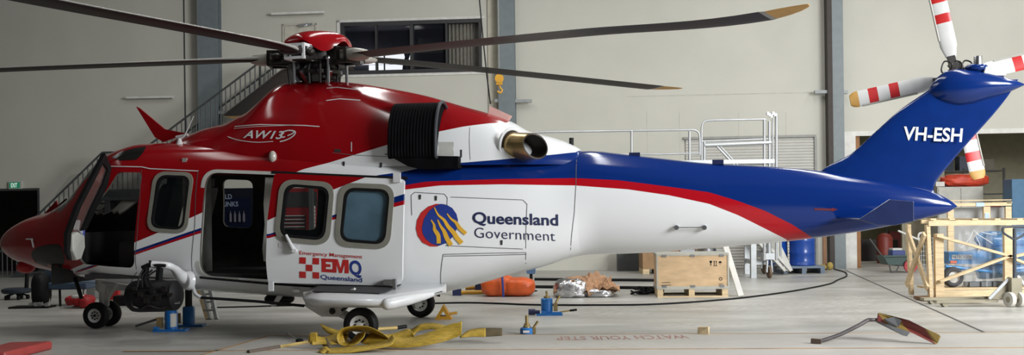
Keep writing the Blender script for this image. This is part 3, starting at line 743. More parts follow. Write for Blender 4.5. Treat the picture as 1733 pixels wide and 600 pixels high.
for k in range(14):
    an=2*pi*k/14+.2; d=V((cos(an),sin(an),0)); rr=.22+.08*(k%3); mb.tube([d*rr+V((0,0,3.3)),d*(rr+.03)+V((0,0,3.5+.04*(k%2))),d*(rr*.8)+V((0,0,3.62))],.018,6)
hp('hydraulic_lines',mb,M_mech,hub)

def blade(k, zf, chs, lag=0.0, pitch=1.0):
    an=radians(45.8+72*k+lag); d=V((cos(an),sin(an),0)); s=V((-sin(an),cos(an),0)); zz=V((0,0,1))
    # s points to the leading side (anticlockwise rotor)
    mb=MB(); mats=[M_bladeu,M_bladet,M_grip,M_tan]
    def sec(r,ch,th,p,zo=0,sw=0):
        p=radians(p); ca=s*cos(p)+zz*sin(p); cb=zz*cos(p)-s*sin(p); c=d*r+zz*(zf(r)+zo); out=[]
        n=24
        for q in range(n):
            t=2*pi*q/n; x=cos(t); y=sin(t)
            xx=ch*(.5*x+ .0)-sw; yy=th*.5*y*(.55+.45*x) if ch>.2 else th*.5*y
            out.append(c+ca*(xx)+cb*yy)
        return out
    st=[(.72,.24,.13),(.85,.30,.12),(1.0,.36,.11),(1.3,.43,.085),(1.6,.45,.07),(1.9,.46,.062)]+[(1.9+.25*i,.45,.055) for i in range(1,19)]
    def pt(r): return -1.0+pitch*(1-(r-.7)/6.2)**1.5
    tail=[(6.45,.40,.045,0,.0),(6.6,.36,.04,.0,.04),(6.75,.27,.03,-.0,.09),(6.86,.15,.02,-.0,.14),(6.9,.05,.01,-.0,.17)]
    rings=[sec(r,ch,th,pt(r)) for r,ch,th in st]
    n=len(rings[0]); base=len(mb.v)
    allr=rings+[sec(r,ch,th,pt(r),zo,sw) for r,ch,th,zo,sw in tail]
    vs=[p for q in allr for p in q]; fs=[]; mi=[]
    rr=[q[0] for q in st]+[q[0] for q in tail]
    for i in range(len(allr)-1):
        for q in range(n):
            l=(q+1)%n; fs.append((i*n+q,i*n+l,(i+1)*n+l,(i+1)*n+q))
            t=2*pi*(q+.5)/n; up=sin(t)>.30 or cos(t)>.97
            rm=(rr[i]+rr[i+1])/2
            if rm>6.35: mi.append(1 if rm<6.5 else 3)
            else: mi.append(1 if up else 0)
    fs+= [tuple(range(n)),tuple((len(allr)-1)*n+q for q in range(n))]; mi+=[2,3]
    mb.v+= vs; mb.f+=[list(f) for f in fs]; mb.m+=mi
    b=hp('rotor_blade',mb,mats,label='long dark main rotor blade with an orange tip')
    mb=MB(); rings=[]
    for r,w,h in ((.50,.08,.08),(.53,.12,.12),(.76,.13,.13),(.84,.12,.11),(.90,.07,.07)) if k!=3 else ((.62,.10,.07),(.66,.13,.09),(.76,.13,.09),(.84,.12,.08),(.90,.07,.06)):
        c=d*r+zz*zf(r); rings.append([c+s*w*math.copysign(abs(cos(2*pi*q/16))**.5,cos(2*pi*q/16))+zz*h*.62*math.copysign(abs(sin(2*pi*q/16))**.5,sin(2*pi*q/16)) for q in range(16)])
    mb.loft(rings); hp('blade_cuff',mb,M_bladeu if k==3 else M_grip,b)
    mb=MB(); z0=zf(.6)
    for o in (-.13,.13):
        mb.bar(d*.40+s*o+zz*(z0+.08),d*.64+s*o+zz*(z0+.08),.04,.04); mb.bar(d*.40+s*o+zz*(z0-.09),d*.64+s*o+zz*(z0-.09),.04,.04)
        mb.bar(d*.40+s*o+zz*(z0-.10),d*.40+s*o+zz*(z0+.10),.035,.035); mb.bar(d*.52+s*o+zz*(z0-.09),d*.52+s*o+zz*(z0+.09),.02,.02); mb.bar(d*.64+s*o+zz*(z0-.10),d*.64+s*o+zz*(z0+.10),.035,.035)
    for rr_,dz in ((.40,.08),(.64,.08),(.40,-.09),(.64,-.09)): mb.bar(d*rr_-s*.13+zz*(z0+dz),d*rr_+s*.13+zz*(z0+dz),.035,.035)
    hp('blade_clevis',mb,M_white if k==3 else M_mech,b,smooth=None)
    return b
ZF=[pchip([(0,3.74),(.9,3.735),(3.4,3.71),(6.9,3.66)]),                       # aft, away
    pchip([(0,3.72),(6.9,3.45)]),                                            # straight away
    pchip([(0,3.69),(.9,3.66),(4.35,3.56),(6.9,3.45)]),                      # left
    pchip([(0,3.70),(.9,3.68),(5.5,3.46),(6.9,3.40)]),                       # towards the camera
    pchip([(0,3.67),(.9,3.655),(4.3,3.57),(6.0,3.50),(6.9,3.53)])]           # right
for k in range(5): blade(k,ZF[k],None,5.5 if k==1 else 0.0)

# ---------------------------------------------------------------- landing gear, sponsons, fittings
def wheel(parent,c,R,w,rim):
    c=V(c); mb=MB(); pr=[]
    for i in range(13):
        t=-pi/2+pi*i/12; pr.append((R-.5*(R-rim)*(1-abs(cos(t))**.6), w/2*sin(t)))
    pr=[(rim,-w*.42)]+pr+[(rim,w*.42)]
    mb.lathe(pr,c,(0,1,0),36,caps=False); tw=hp('wheel',mb,M_black,parent)
    mb=MB(); mb.lathe([(rim*.2,-w*.30),(rim*.55,-w*.28),(rim*.8,-w*.36),(rim*1.02,-w*.43),(rim*1.02,w*.43),(rim*.8,w*.36),(rim*.2,w*.3)],c,(0,1,0),28); rimo=hp('wheel_rim',mb,M_gear,tw)
    mb=MB()
    for k in range(8):
        t=2*pi*k/8; mb.lathe([(rim*.12,-w*.36),(rim*.12,w*.36)],c+V((cos(t)*rim*.52,0,sin(t)*rim*.52)),(0,1,0),8)
    mb.lathe([(rim*.22,-w*.4),(rim*.22,w*.4)],c,(0,1,0),12); hp('wheel_bolts',mb,M_mech,tw)
NG=HP(168,532,0); ngx=-3.2
mb=MB(); mb.tube([(ngx,0,.18),(ngx,0,.55)],.045,12); mb.tube([(ngx,0,.5),(ngx,0,.75)],.065,12); mb.tube([(ngx+.08,0,.4),(ngx+.30,0,.72)],.03,8)
mb.bar((ngx+.07,0,.30),(ngx+.10,0,.55),.05,.03); mb.tube([(ngx,-.15,.185),(ngx,.15,.185)],.03,10); ng=hp('nose_gear',mb,M_gear,label='twin-wheel nose landing gear')
wheel(ng,(ngx,-.16,.185),.185,.13,.095); wheel(ng,(ngx,.16,.185),.185,.13,.095)
mb=MB(); mb.box((ngx-.25,.25,.5),(ngx+.3,.27,.7)); hp('gear_door',mb,M_white,ng,smooth=None)
MX=1.03
for sd in (-1,1):
    y=sd*1.52
    mb=MB(); mb.tube([(MX-.62,sd*1.38,.56),(MX-.42,sd*1.38,.40),(MX,sd*1.38,.20)],[.07,.06,.05],12); mb.tube([(MX,sd*1.30,.2),(MX,sd*1.6,.2)],.04,10)
    mb.tube([(MX-.5,sd*1.36,.44),(MX-.1,sd*1.40,.62)],.035,10)
    mb.prism([V((MX-.75,sd*1.45,.60)),V((MX-.72,sd*1.45,.42)),V((MX-.52,sd*1.45,.30)),V((MX-.30,sd*1.45,.30)),V((MX-.18,sd*1.45,.42)),V((MX+.0,sd*1.45,.5)),V((MX+.0,sd*1.45,.6))],(0,-sd*.05,0))
    mg=hp('main_gear',mb,M_gear,label='main landing gear leg below the sponson'); 
    wheel(mg,(MX,y,.212),.212,.17,.115)
    mb=MB(); mb.tube([(MX-.6,sd*1.46,.52),(MX-.45,sd*1.47,.5),(MX-.35,sd*1.47,.54)],.03,8); mb.ellip((MX-.38,sd*1.46,.37),(.04,.02,.04)); mb.bar((MX-.25,sd*1.46,.38),(MX+.05,sd*1.46,.6),.03,.09,(0,1,0)); hp('gear_linkage',mb,M_mech,mg)
    # sponson: rounded pontoon with a tapered tail
    mb=MB(); rings=[]
    for a,yo,zi,zo,zb in ((.19,1.15,.60,.56,.50),(.23,1.34,.65,.585,.47),(.31,1.50,.672,.592,.445),(.44,1.65,.68,.594,.43),(.6,1.73,.68,.592,.425),(1.0,1.75,.672,.585,.425),(1.38,1.75,.66,.575,.42),(1.55,1.60,.66,.59,.44),(1.75,1.35,.66,.61,.49),(1.93,1.10,.66,.63,.55)):
        pr=arc_corner([V((0,.8,zi)),V((0,yo-.13,zo)),V((0,yo,zo-.06)),V((0,yo-.01,zb+.04)),V((0,yo-.12,zb)),V((0,.8,zb))],[.01,.05,.06,.05,.05,.01],4)
        rings.append([V((a,sd*p.y,p.z)) for p in pr])
    mb.loft(rings); sp=hp('sponson',mb,M_white,smooth=50,label='white side sponson above the main wheel')
    pz=lambda b: .684-.115*(b-.85)
    mb=MB(); q=[V((.36,sd*1.0,pz(1.0))),V((1.40,sd*1.0,pz(1.0)-.014)),V((1.34,sd*1.50,pz(1.5)-.012)),V((1.28,sd*1.58,pz(1.58)-.01)),V((.42,sd*1.52,pz(1.52)+.003))]; mb.prism(q,(0,0,.010)); hp('walkway_pad',mb,mat('walkway',(.035,.035,.037),.8,bump=.3,scale=80),sp,smooth=None)
    mb=MB(); dr_=V((.5,-sd*.55,.09)).normalized(); mb.lathe([(.015,-.05),(.05,-.035),(.07,.0),(.075,.08),(.07,.3),(.05,.55),(.03,.68)],(1.40,sd*1.72,.475),dr_,18); hp('navigation_light_pod',mb,M_white,sp)
mb=MB(); mb.prism([V((1.05,1.05,.62)),V((1.95,1.05,.66)),V((1.5,1.2,.40)),V((1.3,1.2,.40))],(0,.3,0)); hp('gear_fairing',mb,M_white,smooth=None)
# belly items
mb=MB(); mb.ellip((-.45,-.35,.43),(.2,.2,.09)); hp('belly_dome',mb,M_black)
mb=MB(); mb.prism([V((-.33,-.75,.5)),V((-.26,-.75,.5)),V((-.36,-.75,.36)),V((-.41,-.75,.36))],(0,.04,0)); hp('belly_antenna',mb,M_white,smooth=None); mb=MB(); mb.prism([V((.22,-.7,.47)),V((.32,-.7,.47)),V((.28,-.7,.37))],(0,.03,0)); hp('belly_antenna',mb,M_white,smooth=None)
mb=MB(); P=[HP(326,481,-.9),HP(330,496,-1.15),HP(340,503,-1.2)]; mb.tube(catmull(P,6),.024,10)
st_=hp('boarding_step',mb,M_white)
mb=MB(); mb.tube([HP(340,503,-1.2),HP(430,509,-1.2),HP(515,517,-1.2)],.018,8); hp('step_bar',mb,M_black,st_)
mb=MB(); mb.ellip(HP(500,492,-1.0),(.06,.03,.03)); hp('belly_fairing',mb,M_offw)
# chin lamp, wire cutters, antennas
mb=MB(); c=HP(44,451,-.1); mb.ellip(c,(.13,.12,.09)); mb.ellip(c+V((-.06,0,-.02)),(.06,.1,.06)); hp('chin_lamp',mb,M_redd,label='red lamp under the nose')
mb=MB(); q=[HP(71,365,0),HP(95,339,0),HP(100,353,0),HP(97,364,0)]; mb.prism(q,(0,.03,0)); hp('lower_wire_cutter',mb,M_red,smooth=None,label='small red wire cutter fin on the nose')
mb=MB(); mb.bar(HP(99,348,0),HP(113,336,0),.02,.02); hp('windshield_wiper',mb,M_black,smooth=None)
mb=MB(); q=[HP(230,180,0),HP(236,183,0),HP(278,218,0),HP(318,226,0),HP(318,231,0),HP(300,231,0),HP(276,240,0),HP(262,232,0)]; mb.prism(q,(0,.035,0)); hp('upper_wire_cutter',mb,M_red,smooth=None,label='tall red wire cutter blade on the cabin roof')
mb=MB(); q=HP(304,251,-.55); mb.lathe([(.07,-.02),(.06,.02),(.035,.09),(.02,.14)],q,n=14); mb.tube([q+V((0,0,.12)),HP(312,230,-.55),HP(328,196,-.55)],[.016,.010,.004],6); hp('whip_antenna',mb,M_silv,label='pale whip antenna on the cabin roof')
mb=MB(); mb.tube([HP(298,232,-.3),HP(318,228,-.3)],.02,8); hp('pitot_tube',mb,M_silv)
mb=MB(); mb.tube([HP(127,470,-.45),HP(133,488,-.5),HP(138,505,-.5)],.028,8); hp('tow_arm',mb,M_black)
mb=MB()
for x,y in ((50,404),(57,405)): pass
mb.tube([on_body(56,405)+V((0,-.03,0)),on_body(59,418)+V((0,-.03,0))],.012,6); mb.tube([on_body(46,404)+V((0,-.02,0)),on_body(57,404)+V((0,-.03,0))],.01,6); hp('nose_handle',mb,M_silv)
# searchlight on its bracket
b0=-1.55
mb=MB(); P=[HP(318,472,-1.0),HP(306,466,-1.15),HP(296,455,-1.35),HP(284,449,-1.5),HP(257,447,-1.55)]
mb.tube(catmull(P,6),[.10-.055*min(1,i/14) for i in range(25)],12); mb.lathe([(.13,-.02),(.12,.03),(.10,.05)],HP(318,474,-1.06),(-.5,-1,0),18); arm=hp('searchlight_arm',mb,M_white,label='white curved arm carrying the searchlight')
ax=(HP(300,497,b0)-HP(225,499,b0)).normalized()
c=HP(262,500,b0)
mb=MB(); mb.lathe([(.05,-.34),(.15,-.33),(.19,-.28),(.20,-.2),(.2,.12),(.185,.14),(.185,.28),(.14,.32),(.06,.34)],c,ax,28); slh=hp('searchlight',mb,M_black,label='black drum searchlight hung below its arm')
mb=MB()
for x in (247,271): mb.bar(HP(x,448,b0),HP(x-3,482,b0),.09,.05,(1,0,0))
mb.tube([HP(240,452,b0-.02),HP(250,447,b0-.02),HP(280,449,b0-.02)],.02,8); mb.tube([HP(254,440,b0),HP(254,452,b0)],.015,6)
for i in range(4): mb.tube(catmull([HP(242+8*i,456,b0-.06),HP(236+5*i,468,b0-.12),HP(232+9*i,486,b0-.2)],5),.012,6)
hp('searchlight_yoke',mb,M_black,slh)
mb=MB()
for i in range(7): mb.obox(HP(228+10*i,488+((i*7)%5)*5,b0-.2),(.03,0,0),(0,.02,0),(0,0,.02+.006*(i%3)))
mb.tube(catmull([HP(222,505,b0-.15),HP(224,517,b0-.2),HP(238,521,b0-.15),HP(250,516,b0-.2),HP(270,521,b0-.15),HP(290,514,b0-.1)],5),.012,6)
hp('searchlight_fittings',mb,M_mech,slh)
mb=MB(); mb.tube([HP(296,512,b0-.1),HP(304,511,b0-.1)],.015,6); hp('searchlight_clip',mb,M_steel,slh)
# ---------------------------------------------------------------- hangar shell
M_wall  = mat('cream_wall_panel',(.55,.54,.475),.75,var=.03,scale=.8)
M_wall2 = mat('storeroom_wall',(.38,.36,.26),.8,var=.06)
M_ceil  = mat('ceiling_sheet',(.10,.10,.10),.8)
M_colm  = mat('steel_column_paint',(.17,.20,.21),.5,var=.06)
M_joint = mat('wall_joint',(.28,.27,.23),.8)
M_trimw = mat('white_trim',(.66,.65,.61),.6)
M_pine  = mat('pine_board',(.68,.52,.31),.65,var=.14,scale=4,stretch=(1,8,8))
M_ply   = mat('plywood_sheet',(.60,.42,.24),.6,var=.12,scale=3,stretch=(1,1,3))
M_card  = mat('cardboard',(.36,.22,.11),.8,var=.1)
M_stair = mat('stair_steel_paint',(.05,.055,.055),.55)
M_curt  = mat('curtain_cloth',(.42,.40,.33),.9,var=.1,scale=8)
def floor_mat(name,c0,c1,rough,stain):
    m=bpy.data.materials.new(name); m.use_nodes=True; nt=m.node_tree; bs=nt.nodes['Principled BSDF']
    tc=nt.nodes.new('ShaderNodeTexCoord'); 
    def noise(scale,st,det=6):
        mp=nt.nodes.new('ShaderNodeMapping'); mp.inputs['Scale'].default_value=st; nt.links.new(tc.outputs['Object'],mp.inputs['Vector'])
        n=nt.nodes.new('ShaderNodeTexNoise'); n.inputs['Scale'].default_value=scale; n.inputs['Detail'].default_value=det; nt.links.new(mp.outputs['Vector'],n.inputs['Vector']); return n.outputs['Fac']
    a=noise(1.2,(.5,1.6,1)); b=noise(9,(1,1.5,1)); c=noise(.35,(1,1,1))
    def ramp(f,x0,x1):
        r=nt.nodes.new('ShaderNodeMapRange'); r.inputs[1].default_value=x0; r.inputs[2].default_value=x1; nt.links.new(f,r.inputs[0]); return r.outputs[0]
    def mix(fac,A,B):
        x=nt.nodes.new('ShaderNodeMix'); x.data_type='RGBA'
        nt.links.new(fac,x.inputs[0])
        for s,v in ((6,A),(7,B)):
            if isinstance(v,tuple): x.inputs[s].default_value=(*v,1)
            else: nt.links.new(v,x.inputs[s])
        return x.outputs[2]
    k=mix(ramp(a,.35,.68),c0,c1); k2=mix(ramp(b,.3,.75),k,mix(ramp(c,.4,.6),k,stain)); 
    nt.links.new(k2,bs.inputs['Base Color']); bs.inputs['Roughness'].default_value=rough
    rr=nt.nodes.new('ShaderNodeMapRange'); rr.inputs[3].default_value=rough-.12; rr.inputs[4].default_value=rough+.12; nt.links.new(a,rr.inputs[0]); nt.links.new(rr.outputs[0],bs.inputs['Roughness'])
    return m
M_floor = floor_mat('concrete_floor',(.36,.355,.325),(.56,.55,.515),.40,(.30,.28,.245))
M_slab  = floor_mat('pale_concrete',(.44,.425,.385),(.51,.495,.455),.65,(.40,.38,.33))

struct('floor',MB().box((-24,-6,-.2),(26,42,0)),M_floor)
OW=V((0,WALL_Y,0))
def wu(p): return (V(p)-OW).dot(WX)
def wpt(u,z,d=0): return OW+WX*u+WN*d+V((0,0,z))
def wbox(mb,u0,u1,z0,z1,d0,d1): return mb.hexa([wpt(u0,z0,d1),wpt(u1,z0,d1),wpt(u1,z0,d0),wpt(u0,z0,d0),wpt(u0,z1,d1),wpt(u1,z1,d1),wpt(u1,z1,d0),wpt(u0,z1,d0)])
def rect(px0,py0,px1,py1,off=0):
    a=WP(px0,py0,off); b=WP(px1,py1,off); return wu(a),wu(b),b.z,a.z
TOPZ=9.6
R_left=(-30,wu(WP(65,400)),0,WP(40,322).z)
_w=rect(578,40.5,815,119); R_win=_w
R_right=(wu(WP(1444,380)),16.5,0,WP(1500,228).z)
holes=[(-16.2,R_left[1],0,R_left[3]),R_win,R_right]
us=sorted({-20,18.5}|{h[i] for h in holes for i in (0,1)}); zs_=sorted({0,TOPZ}|{h[i] for h in holes for i in (2,3)})
mb=MB()
for i in range(len(us)-1):
    for j in range(len(zs_)-1):
        cu=(us[i]+us[i+1])/2; cz=(zs_[j]+zs_[j+1])/2
        if any(h[0]<cu<h[1] and h[2]<cz<h[3] for h in holes): continue
        wbox(mb,us[i],us[i+1],zs_[j],zs_[j+1],-.2,0)
struct('wall_back',mb,M_wall)
M_wdark=mat('darkened_wall_panel',(.10,.098,.085),.8)  # unseen walls, colour darkened to cut reflections and bounce at the left
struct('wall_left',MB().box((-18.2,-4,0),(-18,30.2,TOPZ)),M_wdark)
struct('wall_right',MB().box((18,10,0),(18.2,27,TOPZ)),M_wall)
struct('ceiling',MB().box((-18.2,-4,TOPZ),(18.2,30.4,TOPZ+.2)),M_ceil)
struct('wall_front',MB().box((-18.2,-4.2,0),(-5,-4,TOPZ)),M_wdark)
# panel joints
mb=MB()
u=wu(WP(313,150)); wbox(mb,u-.02,u+.02,0,TOPZ,0,.006); struct('trim_1',mb,M_stair)
mb=MB(); u0=wu(WP(1060,160)); u1=wu(WP(1398,158)); z=WP(1200,160).z; wbox(mb,u0,u1,z-.012,z+.012,0,.006)
for x in (1095,1150,1250,1330): 
    u=wu(WP(x,200)); wbox(mb,u-.006,u+.006,0,WP(x,190).z,0,.005)
struct('trim_2',mb,mat('faint_joint',(.5,.49,.43),.8))
# steel columns with their side brackets
def column(n,x0,x1,brk,dark=None):
    u0=wu(WP(x0,200)); u1=wu(WP(x1,200)); mb=MB()
    wbox(mb,u0,u1,0,TOPZ,.30,.33); wbox(mb,u0,u1,0,TOPZ,0,.03); um=(u0+u1)/2; wbox(mb,um-.02,um+.02,0,TOPZ,.03,.30)
    if dark: wbox(mb,u0-.02,u0+.03,0,TOPZ,.0,.34)
    o=struct('trim_%d'%n,mb,M_colm)
    for bx0,bx1,by in brk:
        mb=MB(); a=wu(WP(bx0,by,.2)); b=wu(WP(bx1,by,.2)); z=WP((bx0+bx1)/2,by,.2).z; wbox(mb,a,b,z-.05,z+.03,.15,.30); struct('bracket',mb,mat('bracket_grey',(.3,.32,.32),.5),o)
column(3,343,377,[(372,380,190)])
column(4,846,874,[(838,850,170),(868,900,170.5)])
column(5,1404,1424,[(1378,1404,155),(1422,1434,155.5)])
mb=MB(); u0=wu(WP(1397,200)); u1=wu(WP(1405,200)); wbox(mb,u0,u1,0,TOPZ,.0,.36); struct('trim_6',mb,mat('dark_channel',(.05,.04,.035),.7))
mb=MB(); u0=wu(WP(826,60)); u1=wu(WP(846,60)); wbox(mb,u0,u1,0,TOPZ,0,.05); struct('trim_7',mb,mat('column_side_cream',(.5,.47,.38),.75))
mb=MB(); u0=wu(WP(1424,300)); u1=wu(WP(1447,300)); wbox(mb,u0,u1,0,R_right[3]+.1,.0,.12); wbox(mb,u1,16.5,R_right[3]-.02,R_right[3]+.1,0,.1); struct('trim_8',mb,M_trimw)
mb=MB(); u0=wu(WP(1449,440)); u1=wu(WP(1457,440)); wbox(mb,u0,u1,0,R_right[3],-.25,.02); struct('trim_9',mb,mat('orange_brown_post',(.28,.13,.05),.7))
# left doorway with its frame and a dark passage behind
mb=MB(); wbox(mb,-16.4,R_left[1]+.05,R_left[3],R_left[3]+.06,-.1,.03); wbox(mb,R_left[1],R_left[1]+.05,0,R_left[3],-.1,.03); dr=struct('door_1',mb,M_stair)
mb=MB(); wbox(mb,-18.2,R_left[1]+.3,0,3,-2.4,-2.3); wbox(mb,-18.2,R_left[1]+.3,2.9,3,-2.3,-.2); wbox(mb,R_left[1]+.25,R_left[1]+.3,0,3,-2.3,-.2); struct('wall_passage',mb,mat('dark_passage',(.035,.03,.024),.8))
# upper personnel door with closer
r=rect(478,41,537,100); z0=WP(505,176).z
mb=MB(); 
wbox(mb,r[0],r[0]+.05,z0,r[3],0,.03); wbox(mb,r[1]-.05,r[1],z0,r[3],0,.03); wbox(mb,r[0],r[1],r[3]-.05,r[3],0,.03)
d2=struct('door_2',mb,mat('cream_door',(.5,.48,.41),.6))
mb=MB(); wbox(mb,r[0]+.07,r[1]-.07,z0,r[3]-.07,0,.02); struct('door_leaf',mb,mat('cream_leaf',(.56,.54,.46),.6),d2)
mb=MB(); a=WP(506,43,.1); b=WP(528,41,.1); mb.bar(a,b,.05,.06); mb.bar(WP(520,41,.1),WP(514,45,.3),.02,.02); struct('door_closer',mb,M_steel,d2)
# roller shutter door
r=rect(1160,236,1378,300); mb=MB(); rows=[]; zt=r[3]
n=int(zt/.075)
for i in range(n*4+1):
    z=zt*i/(n*4); rows.append([wpt(r[0],z,.03+.022*abs(sin(pi*i/4))),wpt(r[1],z,.03+.022*abs(sin(pi*i/4)))])
mb.grid(rows); rd=struct('door_3',mb,mat('roller_slats',(.50,.49,.45),.5,var=.03),smooth=60)
mb=MB(); wbox(mb,r[0]-.05,r[1]+.05,zt,zt+.06,0,.1); wbox(mb,r[1],r[1]+.06,0,zt,0,.1); struct('door_frame',mb,mat('shutter_frame',(.3,.3,.28),.6),rd)
# office window
u0,u1,z0,z1=R_win; mb=MB(); t=.07
def wfr(u,w=.05): wbox(mb,u-w/2,u+w/2,z0,z1,-.12,.04)
wbox(mb,u0-.02,u1+.02,z1-t,z1+.03,-.12,.05); wbox(mb,u0-.02,u1+.02,z0-.03,z0+t,-.12,.05)
for x,w in ((580,.1),(637,.05),(697,.09),(756,.05),(813,.08)): wfr(wu(WP(x,80)),w)
win=struct('window_1',mb,mat('dark_window_frame',(.03,.03,.032),.5))
mb=MB(); wbox(mb,u0,u1,z0,z1,-.07,-.06); struct('window_pane',mb,glass('office_glass',(.02,.022,.03),.22),win)
mb=MB(); z=.06; wbox(mb,u0-.12,u1+.1,z1+.03,z1+.1,0,.03); wbox(mb,u0-.12,u0-.03,z0-.1,z1+.1,0,.03); wbox(mb,u0-.12,u1+.1,z0-.1,z0-.03,0,.03); struct('window_surround',mb,M_trimw,win)
# the office behind it
D=3.6
mb=MB(); zf=z0-.9; zc=z1+.4; ua=u0-1.2; ub=u1+1
wbox(mb,ua,ub,zf,zc,-D-.1,-D); wbox(mb,ua-.1,ua,zf,zc,-D,-.2); wbox(mb,ub,ub+.1,zf,zc,-D,-.2); wbox(mb,ua,ub,zc,zc+.1,-D,-.2); wbox(mb,ua,ub,zf-.1,zf,-D,-.2)
struct('wall_office',mb,mat('office_wall',(.12,.12,.15),.8))
M_day=emit('daylight_pane',(.92,.95,1.0),1.6)
def wpx(px,py,off): p=WP(px,py,off); return wu(p),p.z
mb=MB()
for x0,x1,y0,y1 in ((599,697,87,107),(624,697,110,118.5)):
    a=wpx(x0,y0,-D+.05); b=wpx(x1,y1,-D+.05); wbox(mb,a[0],b[0],b[1],a[1],-D+.01,-D+.04)
w2=struct('window_2',mb,M_day)
mb=MB()
for x in (637,650): a=wpx(x,87,-D+.08); b=wpx(x,119,-D+.08); wbox(mb,a[0]-.02,a[0]+.02,b[1],a[1],-D+.04,-D+.08)
struct('window_bar',mb,M_stair,w2)
# storeroom behind the right-hand doorway
ud=R_right[0]
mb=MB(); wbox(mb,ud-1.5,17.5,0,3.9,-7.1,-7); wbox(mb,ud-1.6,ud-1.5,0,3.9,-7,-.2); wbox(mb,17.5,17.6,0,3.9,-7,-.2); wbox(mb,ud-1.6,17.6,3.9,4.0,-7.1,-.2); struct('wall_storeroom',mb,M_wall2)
mb=MB(); a=wpx(1527,400,-2.6); b=wpx(1600,400,-2.6); wbox(mb,a[0],b[0],0,2.6,-2.75,-2.6); struct('wall_partition',mb,mat('partition_beige',(.42,.39,.29),.8))

# ---------------------------------------------------------------- floor markings
e1=fl(455,568.5); e2=fl(1700,563.0); e3=fl(345,600)
dirx=(e2-e1).normalized(); dl_=(e3-e1)
mb=MB(); q=[e1,e1+dl_*3,e1+dl_*3+dirx*30,e1+dirx*24]; mb.prism([V((p.x,p.y,.002)) for p in reversed(q)],(0,0,.006)); slab=struct('trim_10',mb,M_slab)
M_oline=mat('faded_orange_paint',(.42,.26,.13),.7,var=.25,scale=3)
mb=MB(); 
def fline(a,b,w): 
    d=(b-a).normalized(); n=V((-d.y,d.x,0))*w/2; mb.prism([V((p.x,p.y,.0085)) for p in (a-n,b-n,b+n,a+n)],(0,0,.001))
fline(e1,e1+dirx*24,.05); fline(e1,e1+dl_*3,.05); l1=fl(733,592.5); l2=fl(1660,589); fline(l1-(l2-l1)*.6,l2+(l2-l1)*.5,.06); struct('painted_line',mb,M_oline,slab)
a=fl(1170,574.5); b=fl(942,575); up=fl(1050,568.5)-fl(1050,575)
mb=MB(); text_on(mb,'WATCH YOUR STEP',V((a.x,fl(1050,569).y,.0095)),V((b.x-a.x,0,0)),V((0,-(fl(1050,569).y-fl(1050,575).y),0)),.02,0,1.05); o=build('lettering',mb,mat('faded_red_paint',(.37,.22,.185),.8,var=.2),slab)
mb=MB(); p=fl(1430,456.5); q=fl(1668,563); d=(q-p).normalized(); n=V((-d.y,d.x,0))*.02; mb.prism([V((s.x,s.y,.0005)) for s in (p-n,q-n,q+n,p+n)],(0,0,.002)); struct('trim_11',mb,mat('floor_joint',(.08,.075,.07),.8))

# ---------------------------------------------------------------- staircase on the back wall
st=thing('steel_staircase','dark steel staircase with thin upright balusters climbing the back wall to the upper door','staircase',tuple(WP(200,440,.8).xy)+(0,),WROT)
def spx(px,py,off): p=WP(px,py,off); return (wu(p),p.z)
NEAR=1.35; FAR=.25
h=[spx(20,412,NEAR),spx(173,258,NEAR),spx(255,243+14,NEAR)]
fl1=[spx(-12,437,NEAR),spx(173,258,NEAR)]; landz=fl1[1][1]
f2=[spx(250,247,NEAR),spx(440,105,NEAR)]
land=[(fl1[1][0],landz),(f2[0][0],landz)]
top=[f2[1],(f2[1][0]+1.4,f2[1][1])]
def railing(off,segs):
    for (ua,za),(ub,zb) in segs:
        mb=MB(); mb.tube([wpt(ua,za,off),wpt(ub,zb,off)],.028,8); build('handrail',mb,M_stair,st)
        L=ub-ua; n=max(2,int(L/.13))
        for i in range(n+1):
            t=i/n; u=ua+L*t; z=za+(zb-za)*t; r=.016 if i not in(0,n) else .03
            mb=MB(); mb.tube([wpt(u,z,off),wpt(u,z-1.0,off)],r,6,caps=False); build('baluster' if r<.02 else 'newel_post',mb,M_stair,st)
f2b=[f2[0],f2[1]]
railing(NEAR,[fl1,land,f2b,top]); 
railing(FAR,[f2b])
for off in (NEAR,FAR):
    mb=MB()
    for (ua,za),(ub,zb) in (fl1,land,f2b,top): mb.hexa([wpt(ua,za-1.25,off+.03),wpt(ub,zb-1.25,off+.03),wpt(ub,zb-1.25,off-.03),wpt(ua,za-1.25,off-.03),wpt(ua,za-.97,off+.03),wpt(ub,zb-.97,off+.03),wpt(ub,zb-.97,off-.03),wpt(ua,za-.97,off-.03)])
    build('stringer',mb,M_stair,st)
mb=MB()
for (ua,za),(ub,zb) in (fl1,f2b):
    n=max(3,int((zb-za)/.18))
    for i in range(n): 
        t=(i+.5)/n; u=ua+(ub-ua)*t; z=za+(zb-za)*t-1.05; 
        if z>.05: wbox(mb,u-.13,u+.13,z-.02,z+.02,FAR,NEAR)
wbox(mb,land[0][0],land[1][0],landz-1.08,landz-1.0,0.05,NEAR); wbox(mb,top[0][0],top[1][0],top[0][1]-1.08,top[0][1]-1.0,0.05,NEAR)
build('tread',mb,M_stair,st)
mb=MB()
for u in (land[0][0]+.1,land[1][0]-.1,top[1][0]-.1):
    z=(landz if u<top[0][0] else top[0][1])-1.1; wbox(mb,u-.05,u+.05,0,z,NEAR-.1,NEAR)
build('support_post',mb,M_stair,st)

